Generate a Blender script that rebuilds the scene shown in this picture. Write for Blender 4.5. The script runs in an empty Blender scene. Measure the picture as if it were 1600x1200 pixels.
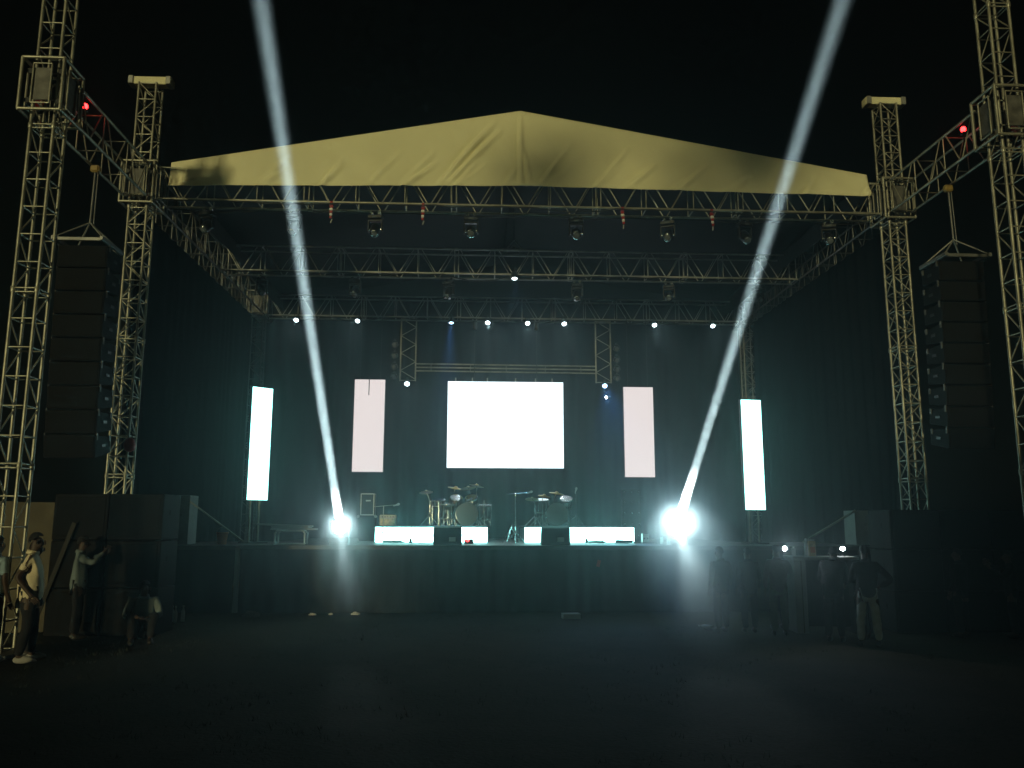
import bpy, bmesh, math, random
from mathutils import Vector, Matrix, Quaternion, noise
random.seed(7)
R = math.radians
scene = bpy.context.scene
col = scene.collection

# ------------------------------------------------------------------ camera
CAM = Vector((-1.05, -15.78, 1.85))
cd = bpy.data.cameras.new('camera')
cam = bpy.data.objects.new('camera', cd); col.objects.link(cam)
cd.sensor_width = 36; cd.lens = 36 * 1285 / 1600; cd.clip_end = 600; cd.clip_start = 0.05
cam.location = CAM
cam.rotation_euler = (Matrix.Rotation(-R(2.833), 3, 'Z') @ Matrix.Rotation(R(90 + 9.548), 3, 'X') @ Matrix.Rotation(R(0.127), 3, 'Z')).to_euler()
scene.camera = cam

# ------------------------------------------------------------------ world: night sky
SUN_AZ, SUN_EL = 22.0, 1.6
world = bpy.data.worlds.new('World'); scene.world = world; world.use_nodes = True
wn = world.node_tree
bg = wn.nodes['Background']; bg.inputs[1].default_value = 0.0003
sky = wn.nodes.new('ShaderNodeTexSky'); sky.sky_type = 'NISHITA'; sky.sun_disc = False
sky.sun_elevation = R(SUN_EL); sky.sun_rotation = R(180 + SUN_AZ)
wn.links.new(sky.outputs[0], bg.inputs[0])

# the one distant flood that lights roof and towers from behind the viewer
sl = bpy.data.lights.new('flood', 'SUN'); sl.energy = 1.55; sl.angle = R(3.0); sl.color = (1.0, 0.90, 0.44)
so = bpy.data.objects.new('flood', sl); col.objects.link(so)
sd = Vector((math.sin(R(SUN_AZ)) * math.cos(R(SUN_EL)), math.cos(R(SUN_AZ)) * math.cos(R(SUN_EL)), -math.sin(R(SUN_EL))))
so.rotation_euler = sd.to_track_quat('-Z', 'Y').to_euler(); so.location = (-12, -30, 12)

vs = scene.view_settings
vs.view_transform = 'Standard'; vs.look = 'None'; vs.exposure = 0; vs.gamma = 1
cy = scene.cycles
cy.use_denoising = True
cy.use_adaptive_sampling = True; cy.adaptive_threshold = 0.012; cy.adaptive_min_samples = 24
try: cy.denoiser = 'OPENIMAGEDENOISE'
except Exception: pass
cy.max_bounces = 5; cy.diffuse_bounces = 2; cy.glossy_bounces = 3; cy.volume_bounces = 0; cy.transmission_bounces = 3
cy.sample_clamp_indirect = 4; cy.sample_clamp_direct = 0
cy.caustics_reflective = False; cy.caustics_refractive = False

# ------------------------------------------------------------------ materials
MATS = {}
def mat(name, color, rough=0.6, metal=0.0, var=0.12, vscale=6.0, bump=0.0, bscale=40.0, spec=0.4, coat=0.0):
    m = bpy.data.materials.new(name); m.use_nodes = True; nt = m.node_tree
    b = nt.nodes['Principled BSDF']
    b.inputs['Roughness'].default_value = rough; b.inputs['Metallic'].default_value = metal
    b.inputs['Specular IOR Level'].default_value = spec; b.inputs['Coat Weight'].default_value = coat
    tc = nt.nodes.new('ShaderNodeTexCoord'); geo = nt.nodes.new('ShaderNodeNewGeometry')
    n = nt.nodes.new('ShaderNodeTexNoise'); n.inputs['Scale'].default_value = vscale; n.inputs['Detail'].default_value = 5
    nt.links.new(geo.outputs['Position'], n.inputs['Vector'])
    cr = nt.nodes.new('ShaderNodeValToRGB')
    c = color
    cr.color_ramp.elements[0].position = 0.3; cr.color_ramp.elements[1].position = 0.7
    cr.color_ramp.elements[0].color = (*[max(0, x * (1 - var)) for x in c], 1)
    cr.color_ramp.elements[1].color = (*[min(1, x * (1 + var)) for x in c], 1)
    nt.links.new(n.outputs['Fac'], cr.inputs[0]); nt.links.new(cr.outputs[0], b.inputs['Base Color'])
    if bump:
        n2 = nt.nodes.new('ShaderNodeTexNoise'); n2.inputs['Scale'].default_value = bscale; n2.inputs['Detail'].default_value = 6
        nt.links.new(geo.outputs['Position'], n2.inputs['Vector'])
        bp = nt.nodes.new('ShaderNodeBump'); bp.inputs['Strength'].default_value = bump; bp.inputs['Distance'].default_value = 0.02
        nt.links.new(n2.outputs['Fac'], bp.inputs['Height']); nt.links.new(bp.outputs[0], b.inputs['Normal'])
    MATS[name] = m
    return m
def glow(name, color, strength):
    m = bpy.data.materials.new(name); m.use_nodes = True; nt = m.node_tree
    nt.nodes.remove(nt.nodes['Principled BSDF'])
    e = nt.nodes.new('ShaderNodeEmission'); e.inputs[0].default_value = (*color, 1); e.inputs[1].default_value = strength
    nt.links.new(e.outputs[0], nt.nodes['Material Output'].inputs[0])
    MATS[name] = m
    return m

mat('plate_dark', (0.10, 0.098, 0.09), 0.6, 0.3, 0.4, 8)
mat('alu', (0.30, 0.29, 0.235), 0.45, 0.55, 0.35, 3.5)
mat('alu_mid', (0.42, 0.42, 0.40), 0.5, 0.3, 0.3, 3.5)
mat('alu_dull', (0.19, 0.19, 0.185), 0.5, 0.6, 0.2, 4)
mat('black_steel', (0.018, 0.018, 0.019), 0.4, 0.2, 0.2, 8)
mat('chrome', (0.72, 0.72, 0.73), 0.18, 1.0, 0.05)
mat('black_plastic', (0.008, 0.008, 0.009), 0.38, 0, 0.2, 9)
mat('grille', (0.007, 0.007, 0.007), 0.7, 0.0, 0.3, 60, 0.5, 220, 0.08)
mat('cabinet_paint', (0.007, 0.007, 0.007), 0.7, 0, 0.3, 14, 0.3, 160, 0.08)
mat('rig_plate', (0.32, 0.32, 0.30), 0.45, 0.5)
mat('drape', (0.005, 0.005, 0.0055), 0.95, 0, 0.25, 2, 0.3, 90, 0.0)
mat('skirt', (0.020, 0.021, 0.022), 0.9, 0, 0.3, 1.5, 0.3, 70, 0.15)
mat('deck_ply', (0.045, 0.040, 0.036), 0.6, 0, 0.3, 3, 0.3, 30)
mat('grey_panel', (0.22, 0.23, 0.22), 0.7, 0, 0.15, 4)
mat('tan_board', (0.075, 0.062, 0.036), 0.8, 0, 0.3, 2.5, 0.3, 14)
mat('plank', (0.07, 0.06, 0.045), 0.75, 0, 0.3, 5)
mat('skin', (0.045, 0.025, 0.016), 0.6, 0, 0.12, 20)
mat('hair', (0.008, 0.007, 0.006), 0.8, 0, 0.3, 60, 0.8, 150)
mat('cream_cloth', (0.60, 0.52, 0.36), 0.9, 0, 0.08, 10, 0.5, 18, 0.1)
mat('blue_cloth', (0.20, 0.27, 0.31), 0.9, 0, 0.1, 10, 0.5, 18, 0.1)
mat('greyblue_cloth', (0.13, 0.16, 0.17), 0.9, 0, 0.1, 10, 0.5, 18, 0.1)
mat('dark_cloth', (0.016, 0.016, 0.018), 0.9, 0, 0.2, 10, 0.5, 18, 0.1)
mat('denim_dark', (0.020, 0.024, 0.034), 0.9, 0, 0.2, 12, 0.4, 30, 0.1)
mat('denim_light', (0.42, 0.48, 0.49), 0.9, 0, 0.15, 12, 0.4, 30, 0.1)
mat('plum_cloth', (0.10, 0.055, 0.07), 0.9, 0, 0.15, 10, 0.5, 18, 0.1)
mat('olive_cloth', (0.07, 0.075, 0.05), 0.9, 0, 0.15, 10, 0.5, 18, 0.1)
mat('white_shoe', (0.26, 0.25, 0.23), 0.7)
mat('dark_shoe', (0.02, 0.018, 0.016), 0.5)
mat('white_plastic', (0.65, 0.65, 0.62), 0.5)
mat('paper', (0.55, 0.52, 0.46), 0.9)
mat('kraft', (0.55, 0.40, 0.20), 0.8, 0, 0.3, 20)
mat('red_paint', (0.30, 0.016, 0.012), 0.45)
mat('orange_plastic', (0.55, 0.16, 0.05), 0.5)
mat('drum_shell', (0.035, 0.030, 0.034), 0.25, 0.1, 0.2, 6, coat=0.5)
mat('drum_skin', (0.055, 0.06, 0.058), 0.5)
mat('white_skin', (0.55, 0.55, 0.52), 0.55)
mat('brass', (0.55, 0.40, 0.15), 0.3, 1.0)
mat('beige_amp', (0.42, 0.37, 0.27), 0.7, 0, 0.2, 30)
mat('lens_glass', (0.10, 0.11, 0.12), 0.05, 0.0, 0.02, spec=1.0, coat=1.0)
mat('roof_sheet', (0.035, 0.037, 0.036), 0.8, 0, 0.15, 1.2)  # same cloth as the canopy, underside shade put into a dark colour
mat('canopy', (0.72, 0.68, 0.44), 0.85, 0, 0.07, 0.55, 0.25, 9, 0.2)
mat('hoist_paint', (0.22, 0.15, 0.04), 0.5)
mat('leaning_board', (0.022, 0.02, 0.016), 0.8)
mat('cable', (0.012, 0.012, 0.012), 0.6)
mat('bottle_plastic', (0.55, 0.58, 0.56), 0.25)
mat('bottle_green', (0.10, 0.22, 0.12), 0.2)

glow('led_white', (0.80, 0.95, 1.0), 1.9)
glow('led_pink', (0.885, 0.785, 0.765), 1.0)
glow('led_column', (0.40, 1.0, 0.92), 4.2)
glow('led_riser', (0.40, 1.0, 0.95), 18.0)
glow('lens_lit', (0.80, 0.95, 1.0), 9.0)
glow('lens_blue', (0.45, 0.70, 1.0), 9.0)
glow('lens_beam', (0.85, 0.97, 1.0), 14.0)
glow('red_led', (1.0, 0.02, 0.02), 14.0)
glow('torch', (0.92, 0.97, 1.0), 60.0)

# ------------------------------------------------------------------ helpers
def tag(o, label=None, cat=None, group=None, kind=None):
    if label: o['label'] = label
    if cat: o['category'] = cat
    if group: o['group'] = group
    if kind: o['kind'] = kind
    return o
def empty(name, loc=(0, 0, 0), rot=None, label=None, cat=None, group=None):
    o = bpy.data.objects.new(name, None); col.objects.link(o); o.location = loc; o.empty_display_size = 0.1
    if rot is not None:
        if isinstance(rot, (int, float)): o.rotation_euler = (0, 0, rot)
        else: o.rotation_mode = 'QUATERNION'; o.rotation_quaternion = rot
    return tag(o, label, cat, group)
def link(name, me, parent=None, loc=(0, 0, 0)):
    o = bpy.data.objects.new(name, me); col.objects.link(o); o.location = loc
    if parent: o.parent = parent
    return o
def from_bm(name, bm, m, parent=None, loc=(0, 0, 0), smooth=False):
    me = bpy.data.meshes.new(name); bm.to_mesh(me); bm.free()
    me.materials.append(MATS[m])
    if smooth:
        for p in me.polygons: p.use_smooth = True
    return link(name, me, parent, loc)
_unit = {}
def unit_tube(m, n=8):
    k = (m, n)
    if k not in _unit:
        bm = bmesh.new()
        bmesh.ops.create_cone(bm, cap_ends=True, cap_tris=False, segments=n, radius1=1, radius2=1, depth=1)
        me = bpy.data.meshes.new('tube'); bm.to_mesh(me); bm.free(); me.materials.append(MATS[m])
        for p in me.polygons: p.use_smooth = len(p.vertices) == 4
        _unit[k] = me
    return _unit[k]
UP = Vector((0, 0, 1))
def tube(name, p, q, r, m, parent=None, n=8):
    p, q = Vector(p), Vector(q); d = q - p
    o = bpy.data.objects.new(name, unit_tube(m, n)); col.objects.link(o)
    o.rotation_mode = 'QUATERNION'; o.rotation_quaternion = UP.rotation_difference(d.normalized()) if d.length else Quaternion()
    o.location = (p + q) / 2; o.scale = (r, r, d.length)
    if parent: o.parent = parent
    return o
_boxes = {}
def box(name, c, s, m, parent=None, bev=0.012, rot=None):
    key = (tuple(round(x, 4) for x in s), m, bev)
    if key not in _boxes:
        bm = bmesh.new(); bmesh.ops.create_cube(bm, size=1)
        bmesh.ops.scale(bm, vec=s, verts=bm.verts)
        if bev: bmesh.ops.bevel(bm, geom=bm.edges[:], offset=min(bev, min(s) * 0.3), segments=1, affect='EDGES')
        me = bpy.data.meshes.new(name); bm.to_mesh(me); bm.free(); me.materials.append(MATS[m])
        _boxes[key] = me
    o = link(name, _boxes[key], parent, c)
    if rot is not None: o.rotation_euler = rot
    return o
def lathe(name, prof, m, parent=None, loc=(0, 0, 0), n=20, axis=None, smooth=True):
    bm = bmesh.new(); rings = []
    for r, z in prof:
        rings.append([bm.verts.new((r * math.cos(2 * math.pi * i / n), r * math.sin(2 * math.pi * i / n), z)) for i in range(n)])
    for a, b in zip(rings, rings[1:]):
        for i in range(n): bm.faces.new((a[i], a[(i + 1) % n], b[(i + 1) % n], b[i]))
    bm.faces.new(rings[0][::-1]); bm.faces.new(rings[-1])
    o = from_bm(name, bm, m, parent, loc)
    if smooth:
        for p in o.data.polygons: p.use_smooth = len(p.vertices) == 4
    if axis is not None:
        o.rotation_mode = 'QUATERNION'; o.rotation_quaternion = UP.rotation_difference(Vector(axis).normalized())
    return o
def polytube(name, pts, r, m, parent=None, n=6):
    cu = bpy.data.curves.new(name, 'CURVE'); cu.dimensions = '3D'; cu.bevel_depth = r; cu.bevel_resolution = 1; cu.use_fill_caps = True
    s = cu.splines.new('POLY'); s.points.add(len(pts) - 1)
    for i, p in enumerate(pts): s.points[i].co = (*p, 1)
    o = bpy.data.objects.new(name, cu); dg = bpy.context.evaluated_depsgraph_get()
    col.objects.link(o); bpy.context.view_layer.update()
    me = bpy.data.meshes.new_from_object(o.evaluated_get(bpy.context.evaluated_depsgraph_get()))
    bpy.data.objects.remove(o); bpy.data.curves.remove(cu)
    me.materials.clear(); me.materials.append(MATS[m])
    return link(name, me, parent)
def lamp(kind, loc, energy, color, parent=None, aim=None, size=None, blend=0.5, radius=0.05):
    l = bpy.data.lights.new('lamp_light', kind); l.energy = energy; l.color = color
    if kind != 'AREA': l.shadow_soft_size = radius
    if kind == 'SPOT': l.spot_size = size; l.spot_blend = blend
    o = bpy.data.objects.new('lamp_light', l); col.objects.link(o); o.location = loc
    if aim is not None:
        o.rotation_mode = 'QUATERNION'; o.rotation_quaternion = Vector(aim).normalized().to_track_quat('-Z', 'Y')
    if parent: o.parent = parent
    return o
ORD = ['first', 'second', 'third', 'fourth', 'fifth', 'sixth', 'seventh', 'eighth', 'ninth']

# ------------------------------------------------------------------ ground
def build_ground():
    bm = bmesh.new()
    xs = [-250, -120, -60, -30] + [-16 + i * 0.4 for i in range(81)] + [30, 60, 120, 250]
    ys = [-120, -60, -30] + [-18 + i * 0.4 for i in range(76)] + [20, 40, 80, 160, 300]
    grid = []
    for y in ys:
        row = []
        for x in xs:
            z = 0.0
            if abs(x) < 17 and -18.5 < y < 13:
                z = 0.035 * noise.noise((x * 0.5, y * 0.5, 3)) + 0.02 * noise.noise((x * 1.7, y * 1.7, 8)) - 0.02
            row.append(bm.verts.new((x, y, z)))
        grid.append(row)
    for j in range(len(ys) - 1):
        for i in range(len(xs) - 1):
            bm.faces.new((grid[j][i], grid[j][i + 1], grid[j + 1][i + 1], grid[j + 1][i]))
    m = bpy.data.materials.new('trodden_field'); m.use_nodes = True; nt = m.node_tree; b = nt.nodes['Principled BSDF']
    geo = nt.nodes.new('ShaderNodeNewGeometry')
    n1 = nt.nodes.new('ShaderNodeTexNoise'); n1.inputs['Scale'].default_value = 0.8; n1.inputs['Detail'].default_value = 8; n1.inputs['Roughness'].default_value = 0.7
    n2 = nt.nodes.new('ShaderNodeTexNoise'); n2.inputs['Scale'].default_value = 22; n2.inputs['Detail'].default_value = 6
    for n in (n1, n2): nt.links.new(geo.outputs['Position'], n.inputs['Vector'])
    cr = nt.nodes.new('ShaderNodeValToRGB'); e = cr.color_ramp.elements
    e[0].position = 0.35; e[0].color = (0.075, 0.062, 0.040, 1); e[1].position = 0.68; e[1].color = (0.050, 0.048, 0.028, 1)
    nt.links.new(n1.outputs['Fac'], cr.inputs[0])
    mx = nt.nodes.new('ShaderNodeMix'); mx.data_type = 'RGBA'; mx.blend_type = 'MULTIPLY'; mx.inputs[0].default_value = 0.45
    nt.links.new(cr.outputs[0], mx.inputs[6]); nt.links.new(n2.outputs['Fac'], mx.inputs[7])
    nt.links.new(mx.outputs[2], b.inputs['Base Color'])
    b.inputs['Roughness'].default_value = 0.95; b.inputs['Specular IOR Level'].default_value = 0.1
    bp = nt.nodes.new('ShaderNodeBump'); bp.inputs['Strength'].default_value = 0.7; bp.inputs['Distance'].default_value = 0.04
    nt.links.new(n2.outputs['Fac'], bp.inputs['Height']); nt.links.new(bp.outputs[0], b.inputs['Normal'])
    MATS['trodden_field'] = m
    o = from_bm('ground', bm, 'trodden_field', smooth=True)
    tag(o, kind='structure')
build_ground()

def build_grass():
    vs_, fs = [], []
    rng = random.Random(3)
    for k in range(2600):
        x = rng.uniform(-11, 11); y = -13 + 14.5 * rng.random()
        if noise.noise((x * 0.6, y * 0.6, 20)) < -0.05 - 0.3 * rng.random(): continue
        for j in range(7):
            bx, by = x + rng.gauss(0, .05), y + rng.gauss(0, .05)
            a = rng.random() * 6.28; h = rng.uniform(.015, .045); w = .004
            lx, ly = rng.gauss(0, .025), rng.gauss(0, .025)
            i = len(vs_)
            vs_ += [(bx - w * math.cos(a), by - w * math.sin(a), -.03), (bx + w * math.cos(a), by + w * math.sin(a), -.03), (bx + lx, by + ly, h - .01)]
            fs.append((i, i + 1, i + 2))
    me = bpy.data.meshes.new('grass'); me.from_pydata(vs_, [], fs)
    mat('grass_blade', (0.040, 0.045, 0.022), 0.8, 0, 0.3, 2)
    me.materials.append(MATS['grass_blade'])
    tag(link('grass', me), 'short worn grass tufts on the dark field', 'grass', kind='stuff')
build_grass()

# ------------------------------------------------------------------ stage
DECK = 1.37
def cloth_wall(name, p, q, z0, z1, m, parent, amp=0.03, wave=0.28, nz=6, seed=0, sag=0.0):
    """a hung cloth with vertical folds between ground points p and q"""
    p, q = Vector((*p, 0)), Vector((*q, 0)); L = (q - p).length; u = (q - p) / L; nrm = Vector((-u.y, u.x, 0))
    nx = max(8, int(L / wave * 8)); bm = bmesh.new(); rows = []
    for j in range(nz + 1):
        t = j / nz; z = z0 + (z1 - z0) * t; row = []
        for i in range(nx + 1):
            s = L * i / nx
            ph = s / wave * 2 * math.pi + 2.2 * noise.noise((s * .8, seed, 0)) * 2
            d = amp * (1.15 - .75 * t) * (math.sin(ph) + .5 * noise.noise((s * 3, z * .6, seed)))
            zz = z + (sag * noise.noise((s * .7, seed, 5)) if j == nz else 0)
            pt = p + u * s + nrm * d; row.append(bm.verts.new((pt.x, pt.y, zz)))
        rows.append(row)
    for a, b in zip(rows, rows[1:]):
        for i in range(nx): bm.faces.new((a[i], a[i + 1], b[i + 1], b[i]))
    return from_bm(name, bm, m, parent, smooth=True)

stage = empty('stage', (0, 1.9, 0), None, 'wide black stage platform with a cloth skirt along its front', 'stage')
for i in range(6):
    for j in range(4):
        box('deck_panel', (-4.85 + i * 1.94, 0.99 + j * 1.93, DECK - .05), (1.932, 1.922, .09), 'deck_ply', stage, .006)
box('edge_trim', (0, -.012, DECK - .045), (11.68, .02, .085), 'black_steel', stage, .004)
cloth_wall('front_skirt', (-5.8, -.03), (5.8, -.03), 0.0, DECK - .09, 'skirt', stage, .022, .34, 6, 3)
for x in (-5.86, 5.86):
    box('corner_post', (x, -.02, DECK / 2 - .02), (.09, .09, DECK - .06), 'rig_plate', stage, .006)
for i in range(5):
    for y in (2.0, 5.8): tube('leg', (-4.9 + i * 2.45, y, 0), (-4.9 + i * 2.45, y, DECK - .1), .04, 'alu_dull', stage)
for s, nm in ((-1, 'left'), (1, 'right')):
    w = empty('side_deck', (s * 7.1, 2.0, 0), None, 'low black %s wing deck beside the main stage' % nm, 'stage wing', 'wing decks')
    for j in range(2): box('deck_panel', (0, .98 + j * 1.95, DECK - .06), (2.3, 1.93, .09), 'deck_ply', w, .006)
    cloth_wall('front_skirt', (-1.15, -.02), (1.15, -.02), 0, DECK - .1, 'skirt', w, .018, .4, 5, 10 + s)

# cloths hung round the stage
bd = cloth_wall('backdrop', (-7.5, 9.75), (7.5, 9.75), 1.0, 8.9, 'drape', None, .05, .55, 10, 1)
tag(bd, 'tall black backdrop cloth behind the screens', 'backdrop')
for s, nm in ((-1, 'left'), (1, 'right')):
    d = cloth_wall('side_drape', (s * 7.75, .3), (s * 7.75, 9.5), 0.1, 8.05, 'drape', None, .05, .5, 10, 5 + s)
    tag(d, 'black side drape under the truss closing the %s flank of the stage' % nm, 'drape', 'side drapes')

# ------------------------------------------------------------------ trusses
def truss(name, loc, rot, L, nsec, w, h, style, label, cat, group=None, m='alu', panels=3, rc=.025, rb=.013):
    """box truss along local +X; local Y is its width, local Z its height (0..h)"""
    root = empty(name, loc, rot, label, cat, group)
    sec = L / nsec; ys = (-w / 2, w / 2)
    for k in range(nsec):
        x0 = k * sec; x1 = x0 + sec
        for y in ys:
            for z in (0, h): tube('chord', (x0 + .01, y, z), (x1 - .01, y, z), rc, m, root)
        e = .05 if style != 'tower' else .0
        pan = sec / panels
        if style == 'V':
            for y in ys:
                for i in range(panels + 1):
                    x = x0 + i * pan + (e if i == 0 else -e if i == panels else 0)
                    tube('brace', (x, y, 0), (x, y, h), rb, m, root, 6)
                for i in range(panels):
                    a = x0 + i * pan; c = a + pan / 2
                    tube('brace', (a + .09, y, h), (c - .03, y, 0), rb, m, root, 6)
                    tube('brace', (a + pan - .09, y, h), (c + .03, y, 0), rb, m, root, 6)
            for z in (0, h):
                for i in range(panels + 1):
                    x = x0 + i * pan + (e if i == 0 else -e if i == panels else 0)
                    tube('brace', (x, ys[0], z), (x, ys[1], z), rb, m, root, 6)
        else:
            for i in range(panels):
                a = x0 + i * pan; b = a + pan
                rungs = [a] if i else [a + .03]
                if i == panels - 1: rungs.append(b - .03)
                for x in rungs:
                    for z in (0, h): tube('brace', (x, ys[0], z), (x, ys[1], z), rb, m, root, 6)
                    for y in ys: tube('brace', (x, y, 0), (x, y, h), rb, m, root, 6)
                flip = (i + k) % 2
                za, zb = (0, h) if flip else (h, 0)
                for z in (0, h): tube('brace', (a + .02, ys[flip], z), (b - .02, ys[1 - flip], z), rb, m, root, 6)
                if style == 'zig':
                    for y in ys: tube('brace', (a + .02, y, za), (b - .02, y, zb), rb, m, root, 6)
        if k:
            for y in ys:
                for z in (0, h): tube('coupler', (x0 - .045, y, z), (x0 + .045, y, z), rc * 1.45, m, root)
    return root

HB, TH, TW = 8.07, .64, .44
rotX = Quaternion()
rotY = Quaternion((0, 0, 1), R(90))
truss('front_truss', (-7.24, 0, HB), rotX, 14.48, 5, TW, TH, 'V', 'long silver lattice truss right below the lit yellow canopy', 'truss')
truss('middle_truss', (-7.36, 4.59, HB), rotX, 14.72, 5, TW, TH, 'V', 'dim lattice truss across mid stage with one lit lamp at its centre', 'truss', m='alu_mid')
truss('back_truss', (-7.36, 9.15, HB), rotX, 14.72, 5, TW, TH, 'V', 'rearmost lattice truss carrying the row of eight lit spotlights', 'truss', m='alu_mid')
for s, nm in ((-1, 'left'), (1, 'right')):
    truss('wing_truss', (s * 7.6, -3.26, HB), rotY, 2.9, 1, TW, TH, 'V', 'lattice truss jutting forward to the outermost %s tower, carrying a red lamp' % nm, 'truss', 'wing trusses')
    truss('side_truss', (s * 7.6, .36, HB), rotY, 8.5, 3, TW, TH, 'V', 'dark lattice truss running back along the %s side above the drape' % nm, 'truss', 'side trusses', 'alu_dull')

rotUp = Quaternion((0, 1, 0), R(-90))     # local X -> up, local Z -> -X
def tower(name, x, y, H, label, style, group, S=.34, m='alu', nsec=4, panels=6, z0=.06):
    t = truss(name, (x + S / 2, y, z0), rotUp, H - z0, nsec, S, S, style, label, 'tower', group, m, panels, .026, .012)
    box('base_plate', (-.03, 0, S / 2), (.05, .62, .62), 'alu_dull', t)
    return t
for s, nm in ((-1, 'left'), (1, 'right')):
    tower('outer_tower', s * 7.6, -3.62, 12.9, 'tallest silver truss tower at the far %s, running out of the top of the picture' % nm, 'tower', 'outer towers', nsec=5, panels=6)
    t = tower('inner_tower', s * 7.6, 0, 10.55, 'truss tower topped by a flat beam at the %s end of the canopy' % nm, 'zig', 'inner towers', nsec=4, panels=7)
    hb = box('head_beam', (10.63 - .06, 0, .17), (.16, .20, .86), 'canopy', t, .01)
    for z in (-.2, .54): box('pulley_plate', (10.63 - .06, 0, z), (.17, .26, .10), 'rig_plate', t, .01)
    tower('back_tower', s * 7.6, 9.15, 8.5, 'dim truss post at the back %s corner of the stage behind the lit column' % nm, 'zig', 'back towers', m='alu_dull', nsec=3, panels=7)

def sleeve(x, y, label, m='alu'):
    t = empty('sleeve_block', (x, y, HB - .10), None, label, 'sleeve block', 'sleeve blocks on the towers')
    a, H = .31, .84
    P = [(-a, -a), (a, -a), (a, a), (-a, a)]
    for i in range(4):
        p, q = P[i], P[(i + 1) % 4]
        tube('upright', (*p, 0), (*p, H), .026, m, t)
        for z in (0, H): tube('rail', (*p, z), (*q, z), .024, m, t)
        mid = [((p[0] * (1 - f) + q[0] * f), (p[1] * (1 - f) + q[1] * f)) for f in (.28, .72)]
        box('cage_plate', ((p[0] + q[0]) / 2 * .93, (p[1] + q[1]) / 2 * .93, H * .5), (.30 if abs(p[0] - q[0]) > .1 else .008, .008 if abs(p[0] - q[0]) > .1 else .30, H * .62), 'plate_dark', t, .002)
        for c in mid: tube('stile', (*c, .1), (*c, H - .1), .014, m, t, 6)
        for z in (.1, H - .1): tube('stile', (*mid[0], z), (*mid[1], z), .014, m, t, 6)
    for sx in (-1, 1):
        box('roller_plate', (sx * .25, 0, H * .5), (.012, .34, .5), 'alu_dull', t, .004)
        for z in (.18, H - .18):
            for sy in (-1, 1): tube('roller', (sx * .235, sy * .2 - .03, z), (sx * .235, sy * .2 + .03, z), .045, 'black_plastic', t, 12)
    return t
for s, nm in ((-1, 'left'), (1, 'right')):
    sleeve(s * 7.6, -3.62, 'boxy metal sleeve cage around the outermost %s tower' % nm)
    sleeve(s * 7.6, 0, 'metal sleeve cage joining the %s canopy tower to the front truss' % nm)
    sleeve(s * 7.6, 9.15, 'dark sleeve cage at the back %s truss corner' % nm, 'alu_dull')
    # warning lamp
    l = empty('warning_lamp', (s * 7.58, -2.6, 8.72), None, 'small glowing red lamp on the %s wing truss' % nm, 'lamp', 'red warning lamps')
    lathe('bulb', [(.008, -.05), (.028, -.042), (.042, -.02), (.046, .0), (.042, .02), (.028, .042), (.008, .05)], 'red_led', l, n=20)
    box('bracket', (0, 0, -.08), (.09, .09, .05), 'black_steel', l)
    tube('stem', (0, 0, -.64), (0, 0, -.1), .012, 'black_steel', l)

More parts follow.
